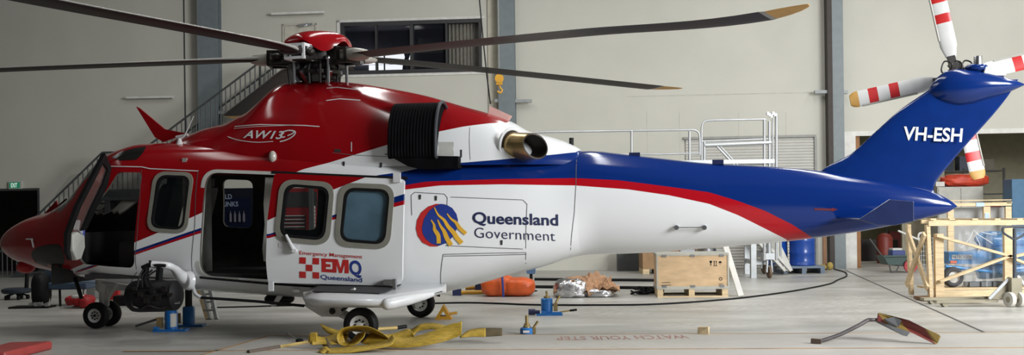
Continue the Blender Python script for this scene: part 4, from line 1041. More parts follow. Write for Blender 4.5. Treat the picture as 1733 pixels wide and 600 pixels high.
# ---------------------------------------------------------------- things on and near the back wall
ex=thing('exit_sign','small green EXIT sign above the dark doorway at left','exit sign',WP(26,319,.06),WROT)
a=WP(15.5,319.5,.05); b=WP(37,306.5,.05); mb=MB(); wbox(mb,wu(a),wu(b),a.z,b.z,0.0,.08); build('sign_box',mb,mat('sign_housing',(.5,.5,.45),.5),ex)
mb=MB(); wbox(mb,wu(a)+.02,wu(b)-.04,a.z+.02,b.z-.02,.08,.084); build('sign_face',mb,emit('green_sign',(.02,.22,.12),.35),ex)
mb=MB(); text_on(mb,'EXIT',wpt(wu(a)+.075,a.z+.045,.087),WX*(wu(b)-wu(a)-.19),V((0,0,.115)),.02); build('lettering',mb,emit('sign_white',(.75,.9,.8),.5),ex)
for x0,x1,y0,y1,l in ((215,293,165.5,164,'pale batten light on the left wall panel above the red wire cutter'),(460,549,24,21,'pale batten light on the wall above the upper door')):
    a=WP(x0,y0,.13); b=WP(x1,y1,.13); t=thing('batten_light',l,'light fixture',(a+b)/2-V((0,0,.04)),WROT,'batten lights on the back wall')
    mb=MB(); mb.bar(a,b,.10,.06); build('batten',mb,M_trimw,t); mb=MB(); mb.bar(a+V((0,-.06,0)),b+V((0,-.06,0)),.05,.05); build('tube',mb,mat('lamp_tube',(.7,.7,.66),.3),t,smooth=40)
# curtain behind the office window
mb=MB(); a=wu(WP(757,60)); b=wu(WP(813,60)); rows=[[],[]]
for i in range(81):
    t=i/80; d=-.22+.04*sin(t*2*pi*9)+.015*sin(t*51)
    rows[0].append(wpt(a+(b-a)*t,z0-.05,d)); rows[1].append(wpt(a+(b-a)*t,z1+.05,d))
mb.grid(rows); tag(build('curtain',mb,M_curt,smooth=60,rotz=WROT),'pleated cream curtain at the right end of the office window','curtain')
mb=MB(); a=WP(708,90,-1.2); b=WP(750,64,-1.2); wbox(mb,wu(a),wu(b),a.z,b.z,-1.22,-1.2); scr=tag(build('picture_frame',mb,M_stair,rotz=WROT),'dark framed panel inside the office window','picture'); scr.location.z+=0
# person in the office
pc=WP(688,100,-1.5); hz=WP(688,93.2,-1.5).z; fz=zf
def skin_body(name,js,edges,rad,m,parent):
    me=bpy.data.meshes.new(name); me.from_pydata([tuple(p) for p in js],edges,[]); o=bpy.data.objects.new(name,me); COL.objects.link(o)
    sk=o.modifiers.new('skin','SKIN'); sk.use_smooth_shade=True
    for i,r in enumerate(rad): me.skin_vertices[0].data[i].radius=r if isinstance(r,tuple) else (r,r)
    me.skin_vertices[0].data[0].use_root=True
    o.modifiers.new('sub','SUBSURF').levels=2
    apply_mods(o); o.data.materials.clear(); o.data.materials.append(m); o.data.shade_smooth()
    o.parent=parent; return o
hh=hz-fz+.11
pe=thing('person','person in dark silhouette standing side-on inside the office window','person',(pc.x,pc.y,fz),WROT)
k=hh/1.72
J=[(0,0,.95),(0,0,1.15),(0,0,1.38),(0.0,0,1.50),(.02,0,1.56),(.02,0,1.64),(.01,0,1.70),(0,-.2,1.42),(.06,-.25,1.14),(.24,-.2,1.06),(0,.2,1.42),(.06,.25,1.14),(.24,.2,1.06),(0,-.1,.9),(.02,-.1,.48),(0,-.1,.06),(.16,-.1,.04),(0,.1,.9),(.02,.1,.48),(0,.1,.06),(.16,.1,.04)]
E_=[(0,1),(1,2),(2,3),(3,4),(4,5),(5,6),(2,7),(7,8),(8,9),(2,10),(10,11),(11,12),(0,13),(13,14),(14,15),(15,16),(0,17),(17,18),(18,19),(19,20)]
RD=[(.15,.11),(.15,.10),(.17,.11),.065,.07,.105,.085,.065,.05,.035,.065,.05,.035,.09,.065,.045,.04,.09,.065,.045,.04]
skin_body('body',[V(j)*k for j in J],E_,[tuple(x*k for x in r) if isinstance(r,tuple) else r*k for r in RD],mat('silhouette_figure',(.012,.012,.022),.8),pe)  # near-black body colour stands for the silhouette against the bright window
# crane hook and hanging cable
hk=thing('crane_hook','yellow crane hook block hanging beside the middle steel column','hook',atY(845,155,24))
c=atY(845,136,24); mb=MB(); mb.obox(c,(.07,0,0),(0,.05,0),(0,0,.10)); mb.lathe([(.10,-.062),(.10,.062)],c+V((0,0,.04)),(0,1,0),18); M_yel=mat('yellow_paint',(.55,.28,.02),.45); build('hook_block',mb,M_yel,hk)
mb=MB(); mb.tube(catmull([c+V((0,0,-.1)),c+V((.02,0,-.17)),c+V((.06,0,-.22)),c+V((.02,0,-.28)),c+V((-.05,0,-.24))],6),.022,8); build('hook',mb,M_yel,hk)
mb=MB(); mb.tube([c+V((0,0,.1)),V((c.x,c.y,TOPZ))],.008,6); build('hoist_rope',mb,mat('grey_rope',(.3,.29,.25),.6),hk)
mb=MB(); mb.tube([V(atY(811,-40,16.5)),atY(811.5,0,16.5),atY(817,60,16.5),atY(823,120,16.5),atY(830,176,16.5)],.012,6); p=atY(811,-40,16.5); mb.tube([p,V((p.x,p.y,TOPZ))],.012,6)
tag(build('hanging_cable',mb,M_black),'thin black cable hanging from above onto the engine cowling','cable')
# drinks machine seen through the cabin
vm=thing('vending_machine','dark blue drinks vending machine seen through the cabin door windows','vending machine',tuple(WP(405,440,1.0).xy)+(0,),WROT)
a=WP(372,320,1.4); b=WP(437,320,1.4); ztop=WP(405,318,1.4).z
mb=MB(); wbox(mb,wu(a),wu(b),.0,ztop,.6,1.4); build('cabinet',mb,mat('machine_cabinet',(.006,.007,.012),.9,spec=.1),vm)
mb=MB(); wbox(mb,wu(a)+.1,wu(b)-.2,1.0,ztop-.25,1.4,1.41); build('front_panel',mb,mat('machine_panel',(.003,.005,.016),.9,spec=.1),vm)
mb=MB(); c0=WP(369,336.5,1.43); c1=WP(411,335.5,1.43); text_on(mb,'COLD',c0-WX*.05,WX*.42,V((0,0,.12)),.02); c0=WP(374,349,1.43); text_on(mb,'DRINKS',c0-WX*.09,WX*.55,V((0,0,.12)),.02); build('lettering',mb,mat('machine_white',(.16,.19,.26),.6),vm)
mb=MB()
for i in range(4):
    c=WP(390+7.5*i,366,1.45); mb.lathe([(.03,-.14),(.035,-.12),(.035,.05),(.012,.1),(.012,.14)],c,n=10)
build('bottle_display',mb,mat('bottle_grey',(.06,.06,.08),.6),vm)  # bottles in one plain blue-grey colour
# poster shelf seen through the door window
tc=thing('tool_cabinet','red and black tool cabinet against the wall behind the sliding door windows','cabinet',tuple(WP(505,440,.6).xy)+(0,),WROT)
a=WP(472,350,1.0); b=WP(540,350,1.0); ztop=WP(505,318,1.0).z
mb=MB(); wbox(mb,wu(a),wu(b),0,ztop,.4,1.0); build('cabinet_body',mb,mat('cabinet_red',(.22,.012,.015),.4),tc)
mb=MB(); c=WP(500,344,1.02); wbox(mb,wu(a)+.05,wu(b)-.05,c.z-.1,ztop-.1,1.0,1.015); build('pegboard',mb,M_dark,tc)
for i in range(6):
    y=364+6.2*i; p=WP(500,y,1.03); mb=MB(); wbox(mb,wu(a)+.05,wu(b)-.35,p.z-.06,p.z,1.0,1.04); d=build('drawer',mb,M_dark,tc); mb=MB(); wbox(mb,wu(a)+.08,wu(b)-.38,p.z-.015,p.z,1.04,1.055); build('drawer_handle',mb,M_silv,d)
mb=MB()
for i in range(7):
    p=WP(531,350+6*i,1.03); wbox(mb,p.x and wu(p)-.12,wu(p)+.04,p.z-.05,p.z+.03,1.0,1.03)
build('pinned_notes',mb,M_offw,tc)
# ---------------------------------------------------------------- access platform behind the boom
YP=22.5
ap=thing('access_platform','silver wheeled maintenance platform with guard rails behind the tail boom','platform',tuple(fl(1285,470).xy)+(0,))
A=lambda x,y,d=0: atY(x,y,YP+d)
def tb(name,pts,r,m=M_alu,par=ap,n=8):
    mb=MB(); mb.tube(pts,r,n); return build(name,mb,m,par,smooth=50)
for d in (0,):
    tb('guard_rail',[A(905,224,d)]+[A(940,223,d),A(1165,219.5,d)]+catmull([A(1172,219.3,d),A(1180,222,d),A(1184,231,d),A(1184.5,262,d)],4),.022)
    tb('guard_rail',[A(905,262,d),A(1120,260.5,d),A(1184,259,d)],.02)
    tb('guard_rail',[A(1187.5,310,d),A(1187.5,225,d)]+catmull([A(1187.5,216,d),A(1190,208,d),A(1197,204,d),A(1215,203,d)],4)+[A(1297,201.5,d)],.022)
    tb('guard_rail',[A(1187,239,d),A(1305,234.5,d)],.018)
    tb('toe_board',[A(1192,245.5,d),A(1305,241,d)],.045)
    for x,y0 in ((1069,222),(1167,222)): tb('post',[A(x,y0,d),A(x,300,d)],.028)
    for x,y0,y1 in ((1293.5,202,470),(1302,205,300),(1308,200,300),(1314,192,470)): tb('post',[A(x,y0,d),A(x,y1 if y1<400 else 440,d)],.032 if x!=1308 else .02)
    tb('brace',[A(1213,247,d),A(1240,276,d),A(1262,300,d)],.025); tb('brace',[A(1217,245,d),A(1246,276,d),A(1268,300,d)],.018)
    tb('post',[A(1192,240,d),A(1192,300,d)],.03)
tb('cross_rail',[A(1304,196),A(1304,192,1.0)],.03); tb('cross_rail',[A(1303,236),A(1303,236,1.0)],.035)
mb=MB(); 
for i in range(5): mb.obox(A(1299+3*i,192+2*(i%3)),(.02,0,0),(0,.05,0),(0,0,.03))
build('winch_head',mb,M_steel,ap)
mb=MB(); a=A(905,276); b=A(1310,268); mb.obox((a+b)/2+V((0,.5,-.04)),((b.x-a.x)/2,0,0),(0,.55,0),(0,0,.04)); build('deck',mb,M_alu,ap)
# lower frame
leg=lambda x,y0,y1,Y,r: [atY(x,y0,Y),atY(x,y1,Y)]
Yl=fl(1275,469.5).y
mb=MB(); p=fl(1275,469.5); q=atY(1274,300,Yl); mb.bar(p,q,.12,.12,(0,1,0)); build('leg',mb,M_alu,ap)
p2=fl(1264,463); mb=MB(); mb.bar(p2,atY(1263,300,p2.y),.12,.12,(0,1,0)); build('leg',mb,M_alu,ap)
mb=MB(); a=atY(1275,443.5,Yl); b=atY(1300,443.5,Yl); mb.bar(a,b,.06,.10); mb.bar(atY(1264,440,p2.y),a,.06,.1); build('cross_rail',mb,M_alu,ap)
for x,y in ((1302,470),(1293,462.5)):
    p=fl(x,y); c=p+V((0,0,.13)); mb=MB(); mb.lathe([(.05,-.03),(.12,-.03),(.13,-.02),(.13,.02),(.12,.03),(.05,.03)],c,(1,.12,0),18); w=build('caster_wheel',mb,mat('brown_caster',(.16,.10,.06),.6),ap,smooth=40)
    mb=MB(); mb.bar(c+V((.06,0,0)),c+V((.04,0,.34)),.03,.09); mb.bar(c+V((-.06,0,0)),c+V((-.04,0,.34)),.03,.09); mb.obox(c+V((0,0,.36)),(.16,0,0),(0,.12,0),(0,0,.07)); build('caster_fork',mb,M_alu,w)
    mb=MB(); mb.tube([c+V((0,0,.4)),c+V((0,0,1.6))],.06,8); build('caster_post',mb,M_alu,w,smooth=50)
# the white stair leg
mb=MB(); Ys=25.0
for dx in (0,10):
    a=atY(1284+dx,410,Ys); b=atY(1328+dx,457.5,Ys); a2=a+(a-b)*1.2; mb.bar(b,a2,.06,.16,(0,1,0))
for i in range(9):
    t=i/8; c=atY(1289,410,Ys).lerp(atY(1330,455,Ys),t); mb.obox(c+V((0,.25,0)),(.09,0,0),(0,.25,0),(0,0,.02))
mb.prism([atY(1284,408,Ys+.3),atY(1319,408,Ys+.3),atY(1342,457,Ys+.3),atY(1326,458,Ys+.3)],(0,.03,0)); build('stair_flight',mb,M_trimw,ap); tb('handrail',[atY(1321,455,Ys),atY(1321,400,Ys),atY(1316,300,Ys)],.03)
tb('handrail',[atY(1314,428,Ys),atY(1313,300,Ys)],.03)

# ---------------------------------------------------------------- drums on a pallet
pf=fl(1360,462.5); YD=pf.y
pl=thing('blue_pallet','low grey-blue pallet carrying the two blue drums','pallet',(atY(1362,455,YD+.6).x,YD+.6,0))
x0=atY(1326,455,YD).x; x1=atY(1396,455,YD).x; M_pal=mat('pallet_blue_grey',(.17,.22,.29),.6)
zt=atY(1360,450,YD).z
mb=MB(); mb.box((x0,YD,zt-.05),(x1,YD+1.2,zt)); build('pallet_deck',mb,M_pal,pl)
for i in range(3):
    xx=x0+(x1-x0-.1)*i/2
    mb=MB(); mb.box((xx,YD,0),(xx+.1,YD+1.2,zt-.05)); build('pallet_bearer',mb,M_pal,pl)
M_drum=mat('drum_blue',(.008,.06,.33),.35,coat=.3,var=.06)
def drum(x0,x1,Y,label):
    c=atY((x0+x1)/2,450,Y); R=(atY(x1,450,Y).x-atY(x0,450,Y).x)/2; z=zt+.002
    t=thing('oil_drum',label,'drum',(c.x,Y+R,z),0,'blue drums behind the tail boom')
    pr=[(R*.97,0),(R,.02),(R,.03),(R*.965,.04)]
    Hd=.9
    for zc in (.30,.60): pr+=[(R*.965,zc-.03),(R*1.0,zc),(R*.965,zc+.03)]
    for zc in (.1,.15,.2): pass
    pr=sorted(pr,key=lambda q:q[1])+[(R*.965,Hd-.03),(R,Hd-.02),(R,Hd),(R*.93,Hd),(R*.93,Hd-.02)]
    mb=MB(); mb.lathe(pr,(c.x,Y+R,z),n=36); build('drum_body',mb,M_drum,t,smooth=50)
    mb=MB(); mb.lathe([(.04,0),(.04,.015)],(c.x+R*.6,Y+R,z+Hd-.02),n=12); mb.lathe([(.025,0),(.025,.015)],(c.x-R*.6,Y+R,z+Hd-.02),n=12); build('drum_bung',mb,M_steel,t)
drum(1342,1386,YD+.1,'blue steel drum, right one of the pair on the low pallet')
drum(1302,1338,YD+.45,'blue steel drum partly behind the white stair leg')

# ---------------------------------------------------------------- plywood crate on its pallet
def crate():
    p0=fl(1113,503); p1=fl(1233,502); d=(p1-p0); Lx=d.length; ang=math.atan2(d.y,d.x); cen=(p0+p1)/2
    t=thing('plywood_crate','sealed plywood shipping crate with black handling symbols on pine runners','crate',(cen.x,cen.y,0),ang)
    M=ROOT[t]; mk=lambda name,mb,m,par=t,**k: build(name,mb,m,par,local=True,**k)
    h=Lx/2; D=.85; s=Lx/120.0
    zb=16*s; zt=74*s
    mb=MB(); mb.box((-h,0,zb),(h,D,zt)); bx=mk('crate_body',mb,M_ply)
    mb=MB()
    for z0,z1 in ((zb-.02,zb+.03),(zt-.03,zt+.012)): mb.box((-h-.012,-.012,z0),(h+.012,D+.012,z1))
    for x in (-h,h): mb.box((x-.014,-.014,zb),(x+.014,.02,zt))
    mk('edge_strap',mb,mat('edge_strip',(.45,.44,.38),.5),bx)
    for z in (zb+.03,zt-.03):
        for x in (-h*.8,0,h*.82):
            mb=MB(); mb.box((x-.04,-.02,z-.02),(x+.04,-.005,z+.02)); mk('crate_clip',mb,M_steel,bx)
    for x in (-h+.05,-.02+.0,h-.06):
        mb=MB(); mb.box((x-.05,0,.02),(x+.05,D,zb-.02)); mk('pallet_runner',mb,M_pine)
    mb=MB(); mb.box((-h,0,0),(h,.1,.025)); mb.box((-h,D-.1,0),(h,D,.025)); mk('pallet_board',mb,M_pine)
    # stencilled handling symbols
    F_=lambda x,y: V(((x-1173)*s,-.004,(502-y)*s))
    mb=MB()
    pol=lambda pts: mb.add([F_(*p) for p in pts],[tuple(range(len(pts)))])
    pol([(1201.5,440),(1206,440),(1205.5,444),(1202.3,444)]); pol([(1203.2,444),(1204.2,444),(1204.2,447),(1203.2,447)]); pol([(1201.8,447),(1205.8,447),(1205.8,447.8),(1201.8,447.8)])
    for x in (1209.5,1213): pol([(x-.5,448),(x+.5,448),(x+.5,442),(x-.5,442)]); pol([(x-1.4,442.2),(x,439.6),(x+1.4,442.2)])
    pol([(1208,448),(1214.6,448),(1214.6,449),(1208,449)])
    pol([(1216.5,444),(1217.5,441.5),(1219.5,440.5),(1221.5,441.5),(1222.7,444)]); pol([(1219.2,444),(1219.8,444),(1219.8,447.5),(1219.2,447.5)])
    for i in range(6):
        a0=2*pi*i/6; a1=a0+.75; c=(1220,471)
        pol([(c[0]+3.2*cos(a0),c[1]+3.2*sin(a0)),(c[0]+3.2*cos(a1),c[1]+3.2*sin(a1)),(c[0]+1.6*cos(a1),c[1]+1.6*sin(a1)),(c[0]+1.6*cos(a0),c[1]+1.6*sin(a0))])
    for x0,x1,y in ((1120,1134,477),(1120,1136,481.5),(1216.5,1224,480.5)):
        x=x0
        while x<x1: pol([(x,y),(x+.9,y),(x+.9,y-1.2),(x,y-1.2)]); x+=1.5
    mk('stencil_marks',mb,M_black,bx)
    return t,ang
cr,cang=crate()
def bx(name,label,cat,x0,y0,x1,y1,Y,depth,m,group=None,z0=None,bev=.01,rot=0):
    a=atY(x0,y1,Y); b=atY(x1,y0,Y); mb=MB(); zb=a.z if z0 is None else z0
    mb.box((a.x,Y,zb),(b.x,Y+depth,b.z)); o=build(name,mb,m); bevel(o,bev); tag(o,label,cat,group); return o
Yc=fl(1100,463).y
cb=thing('cardboard_box','brown carton on a small pine pallet behind the plywood crate','box',(atY(1105,460,Yc).x,Yc+.4,0))
a=atY(1088,455,Yc); b=atY(1148,424,Yc); mb=MB(); mb.box((a.x,Yc,a.z),(b.x,Yc+.8,b.z+.1)); build('carton',mb,M_card,cb)
for x in (1088,1110,1132):
    p=atY(x,455,Yc); mb=MB(); mb.box((p.x,Yc,0),(p.x+.16,Yc+.8,p.z)); build('pallet_block',mb,M_pine,cb)
a=fl(1046,457)
bx('storage_cabinet','dark grey steel cabinet standing left of the brown carton','cabinet',1046,425,1088,457,fl(1060,457).y-.35,.35,mat('dark_grey_cabinet',(.05,.055,.055),.5),z0=0)
bx('low_cabinet','grey low cabinet seen under the front of the tail boom','cabinet',968,425,1008,453,fl(980,453).y,.6,mat('mid_grey_cabinet',(.11,.12,.12),.5),z0=0)
bx('black_case','black equipment case under the belly beside the grey low cabinet','case',910,428,967,456,fl(940,456).y,.6,M_black,z0=0)
bx('dark_bin','dark green bin between the two grey cabinets','bin',1009,425,1044,451,fl(1020,451).y,.5,mat('dark_green',(.03,.035,.022),.6),z0=0)
Yb=fl(1165,462).y+.6
rb=bx('red_brown_box','reddish brown box peeping over the plywood crate with a white label','box',1143,421,1178,462,Yb,.5,mat('red_brown_card',(.20,.07,.04),.7),z0=0)
mb=MB(); a=atY(1152,427,Yb-.01); b=atY(1176,421.5,Yb-.01); mb.box((a.x,Yb-.008,a.z),(b.x,Yb-.002,b.z)); build('paper_label',mb,mat('label_paper',(.6,.65,.72),.6),rb)
mb=MB(); c=fl(1196,463); R=.24; mb.lathe([(R*.9,0),(R,.02),(R,.62),(R*.9,.64)],c,n=28); tag(build('steel_canister',mb,M_steel,smooth=40),'round bare steel canister behind the plywood crate','canister')
bx('grey_bin','pale grey plastic bin right of the leaning white plank','bin',1240,424,1259,452,fl(1250,452).y,.5,mat('pale_grey_bin',(.38,.38,.35),.6),z0=0)
bx('red_toolbox','red tool box on the pale grey bin','tool box',1243,416,1258,423,fl(1250,452).y+.05,.4,mat('toolbox_red',(.3,.02,.02),.4),z0=atY(1250,424,fl(1250,452).y).z)
bx('black_chest','black chest below the platform between its legs','chest',1266,415,1290,452,fl(1275,452).y+.4,.6,M_dark,z0=0)
# leaning white plank
p=fl(1254,501.5); q=atY(1227,413,p.y+.35); mb=MB(); mb.bar(p+V((0,0,.01)),q,.10,.05,(0,1,0)); tag(bevel(build('white_plank',mb,M_trimw),.005),'white plank leaning up beside the plywood crate','plank')
# cables and rods on the floor
def cable(name,pts,r,label,m=M_black,cat='cable',per=8):
    P=[fl(*q)+V((0,0,r)) for q in pts]; mb=MB(); mb.tube(catmull(P,per),r,8); return tag(build(name,mb,m,smooth=60),label,cat)
cable('black_hose',[(735,514),(790,513),(850,514.5),(900,516.5),(1000,517),(1110,515.5),(1233,507),(1330,495),(1400,482),(1418,474),(1432,468),(1430,461),(1412,456)],.015,'long black hose curving across the floor to the right column')
for y0,y1,l in ((488,489,'black rod on the floor, nearer one of the two beside the brown paper'),(475,476,'black rod on the floor, farther one of the two beside the brown paper')):
    a=fl(905,y0-1); b=fl(1112,y1); mb=MB(); mb.tube([a+V((0,0,.03)),b+V((0,0,.03))],.03,8); tag(build('black_rod',mb,M_black,smooth=50),l,'rod','black rods on the floor')
mb=MB(); c=fl(1098,497)
for i in range(9):
    r=.10+.03*random.random(); o=c+V((random.uniform(-.18,.14),random.uniform(-.1,.1),.02+.02*i*.6)); mb.tube([o+V((r*1.6*cos(2*pi*k/18),r*sin(2*pi*k/18),.02*sin(k*1.3+i))) for k in range(18)],.014,6,closed=True)
mb.tube(catmull([c,c+V((-.25,0,.03)),c+V((-.34,-.02,.01))],5),.014,6); tag(build('cable_coil',mb,M_black,smooth=60),'tangled black cable heap at the left foot of the plywood crate','cable')
cable('rope_lead',[(357,521),(420,519.5),(470,518),(545,517)],.012,'thin black lead on the floor under the cabin')

# ---------------------------------------------------------------- orange bag, foil bundle with brown paper
def lump(name,label,cat,c,r,m,seed,amp=.08,parent=None,flat=.0,freq=4.0,nu=40,nv=22):
    rnd=random.Random(seed); ph=[(V((rnd.uniform(-1,1),rnd.uniform(-1,1),rnd.uniform(-1,1)))*freq,rnd.uniform(0,6)) for _ in range(9)]
    c=V(c); rings=[]
    for i in range(nv+1):
        th=pi*i/nv; ring_=[]
        for k in range(nu):
            t=2*pi*k/nu; sx=math.copysign(abs(sin(th)*cos(t))**.7,cos(t)); sy=math.copysign(abs(sin(th)*sin(t))**.7,sin(t)); sz=math.copysign(abs(cos(th))**.7,-cos(th))
            n=V((sx,sy,sz)); d=1+amp*sum(abs(sin(n.dot(v)+p)) for v,p in ph)/9*2-amp
            z=r[2]*sz*d; ring_.append(V((c.x+r[0]*sx*d,c.y+r[1]*sy*d,max(.004,c.z+z))))
        rings.append(ring_)
    mb=MB(); mb.loft(rings); o=build(name,mb,m,parent,smooth=50)
    if parent is None: tag(o,label,cat)
    return o
M_org=mat('orange_vinyl',(.62,.10,.018),.38,var=.12,bump=.3,scale=9)
Yo=fl(860,502).y
ob=thing('orange_bag','bright orange vinyl kit bag with a blue strap on the floor behind the belly','bag',(atY(860,500,Yo+.3).x,Yo+.3,0))
def bagbox(x0,x1,y0,y1,Y,D,seed):
    a=atY(x0,y1,Y); b=atY(x1,y0,Y); c=V(((a.x+b.x)/2,Y+D/2,(b.z)/2)); lump('bag_body','','',c,((b.x-a.x)/2,D/2,b.z/2),M_org,seed,.10,ob,freq=5)
bagbox(814,872,466,501,Yo,.5,3); bagbox(850,905,470,503,Yo-.05,.55,8)
mb=MB()
for dx,y in ((851,-.02),):
    a=atY(dx-1,467,Yo-.04); b=atY(dx+1,502,Yo-.08); mb.tube(catmull([a+V((0,.3,.02)),a,a.lerp(b,.5)+V((0,-.03,0)),b],5),.02,6)
build('blue_strap',mb,mat('blue_webbing',(.02,.05,.25),.6),ob)
bs1=thing('blue_stand','small blue plastic box on a short post right of the orange bag','stand',(atY(900,455,Yo+1.2).x,Yo+1.2,0))
a=atY(892,463,Yo+1.2); b=atY(907,452,Yo+1.2); mb=MB(); mb.prism([V((a.x,Yo+1.2,a.z)),V((b.x-.02,Yo+1.2,a.z)),V((b.x,Yo+1.2,b.z)),V((a.x-.03,Yo+1.2,b.z-.02))],(0,.2,0)); build('box',mb,mat('faded_blue',(.07,.14,.26),.5),bs1)
mb=MB(); mb.tube([V((a.x+.08,Yo+1.3,0)),V((a.x+.08,Yo+1.3,a.z))],.03,8); mb.lathe([(.12,0),(.12,.02)],(a.x+.08,Yo+1.3,0),n=14); build('post',mb,M_black,bs1)
yb=thing('yellow_towbar','yellow tow bar with dark fittings lying behind the orange bag','tow bar',(fl(800,497).x,fl(800,497).y,0))
a=fl(778,499); b=fl(818,498); mb=MB(); mb.tube([a+V((0,0,.05)),b+V((.4,0,.05))],.04,10); mb.tube([a+V((.1,.2,.12)),b+V((.4,.2,.12))],.04,10); build('bar',mb,M_yel,yb,smooth=50)
mb=MB(); mb.obox(a+V((-.05,0,.06)),(.08,0,0),(0,.1,0),(0,0,.06)); build('coupling',mb,M_navy,yb); mb=MB(); mb.obox(a+V((.35,.15,.16)),(.06,0,0),(0,.1,0),(0,0,.08)); build('coupling',mb,M_navy,yb)
# foil
M_foil=mat('silver_foil',(.62,.62,.64),.22,1.0,bump=.9,scale=14,var=.2)
fb=fl(975,503); 
f1=lump('foil_bundle','large crumpled silver foil bundle under brown paper','foil',atY(966,489,fb.y+.15),(.29,.25,.19),M_foil,5,.16,freq=7); f1['group']='foil bundles under the brown paper'
f2_=lump('foil_bundle','small flat silver foil bundle at the right under the brown paper','foil',atY(1014,495,fb.y+.15),(.26,.2,.09),M_foil,11,.16,freq=7); f2_['group']='foil bundles under the brown paper'
M_pap=mat('brown_paper',(.45,.25,.13),.5,var=.15,bump=.5,scale=8)
mb=MB(); rnd=random.Random(4); rows=[]
topl=[(938,492),(944,480),(952,474),(968,469),(990,468),(1000,461),(1014,461),(1024,468),(1034,468),(1036,478),(1047,486)]
n=len(topl)
tops=[atY(x,y,fb.y+.35) for x,y in topl]
frontl=[(936,494),(945,486),(953,480),(962,477),(974,476),(986,484),(994,494),(1000,499),(1016,488),(1030,486),(1049,488)]
fronts=[atY(x,y,fb.y-.05) for x,y in frontl]
T=catmull(tops,5); Fr=catmull(fronts,5); 
for j in range(13):
    t=j/12; row=[]
    for i,(p,q) in enumerate(zip(Fr,T)):
        c=p.lerp(q,t); c.z+=.10*sin(pi*t)*0+.035*sin(i*1.1+j*1.7)+.03*sin(i*.5-j*2.1)*sin(pi*min(1,t*1.2)); c.z=max(c.z,.012); row.append(c)
    rows.append(row)
for j in range(1,8):
    t=j/7; rows.append([V((p.x+.02*sin(i),p.y+.45*t,max(.012,p.z*(1-t*.9)+.03*sin(i*1.3+j)))) for i,p in enumerate(T)])
mb.grid(rows); o=build('brown_paper',mb,M_pap,smooth=25); md=o.modifiers.new('t','SOLIDIFY'); md.thickness=.006; tag(o,'crumpled brown wrapping paper draped over the foil bundles','paper')

# ---------------------------------------------------------------- jacks
M_jack=mat('jack_blue',(.01,.16,.50),.35,coat=.3,var=.06)
M_brass=mat('brass_fitting',(.45,.34,.16),.35,.8)
j=fl(935,533); Yj=j.y
jk=thing('hydraulic_jack','blue hydraulic floor jack with a brass pump lever on the concrete behind the bottle jack','jack',(j.x,Yj,0))
P=lambda x,y,d=0: atY(x,y,Yj+d)
c=P(926,528); R=.088
mb=MB(); mb.lathe([(R,.0),(R,.21),(R*.85,.22)],V((c.x,Yj+.1,.03)),n=28); build('cylinder',mb,M_jack,jk,smooth=40)
mb=MB(); mb.lathe([(R*.5,.0),(R*.5,.03),(.018,.04),(.018,.11)],V((c.x,Yj+.1,.25)),n=16); build('ram',mb,M_brass,jk,smooth=40)
mb=MB(); a=P(908,531); b=P(952,533); mb.box((a.x,Yj-.05,.0),(b.x,Yj+.12,.03)); mb.box((P(916,530).x,Yj-.06,.03),(P(924,530).x,Yj,.07)); mb.box((P(934,530).x,Yj-.06,.03),(P(950,530).x,Yj-.02,.055)); build('base_plate',mb,M_jack,jk)
mb=MB(); q=P(900,527); mb.lathe([(.045,-.05),(.045,.05)],V((q.x,Yj,.055)),(1,0,0),16); mb.tube([V((q.x,Yj,.055)),V((q.x+.12,Yj,.05))],.03,8); build('release_valve',mb,M_navy,jk,smooth=40)
mb=MB(); q=P(941,525); mb.tube([V((q.x,Yj+.05,.06)),V((q.x+.01,Yj+.05,.2)),V((q.x+.06,Yj+.05,.29))],.018,8); mb.obox(V((q.x-.005,Yj+.05,.12)),(.03,0,0),(0,.03,0),(0,0,.06)); build('pump_lever',mb,M_brass,jk,smooth=40)
mb=MB(); mb.tube([V((P(948,531).x,Yj-.03,.05)),V((P(966,527).x,Yj-.05,.075))],.012,8); build('handle_bar',mb,M_brass,jk,smooth=40)
mb=MB(); mb.tube([V((P(964,527).x,Yj-.05,.073)),V((P(976,527).x,Yj-.06,.085))],.016,8); build('handle_grip',mb,M_black,jk,smooth=40)
j=fl(893,566); Yj=j.y
bj=thing('bottle_jack','short blue bottle jack with brass screw standing beside the end of the yellow strap','jack',(j.x,Yj,0))
c=P(892,565); R=.088
mb=MB(); mb.lathe([(R,0),(R,.07),(R*.8,.085)],V((c.x,Yj+.09,.0)),n=28); build('jack_body',mb,M_jack,bj,smooth=40)
mb=MB(); mb.add([V((c.x-.05+.02*i, Yj+.002-.001*0, z)) for z in (.025,.055) for i in range(5)],[(i,i+1,6+i,5+i) for i in range(4)]); build('white_sticker',mb,M_trimw,bj)
mb=MB(); mb.lathe([(.05,0),(.05,.02),(.038,.03),(.038,.05),(.022,.055),(.022,.15)],V((c.x,Yj+.09,.085)),n=18); build('screw_ram',mb,M_brass,bj,smooth=40)
q=P(904,560); mb=MB(); mb.tube([V((q.x,Yj+.06,.0)),V((q.x,Yj+.06,.09)),V((q.x+.05,Yj+.06,.165))],.016,8); mb.obox(V((q.x,Yj+.06,.05)),(.022,0,0),(0,.025,0),(0,0,.04)); build('pump_lever',mb,M_brass,bj,smooth=40)
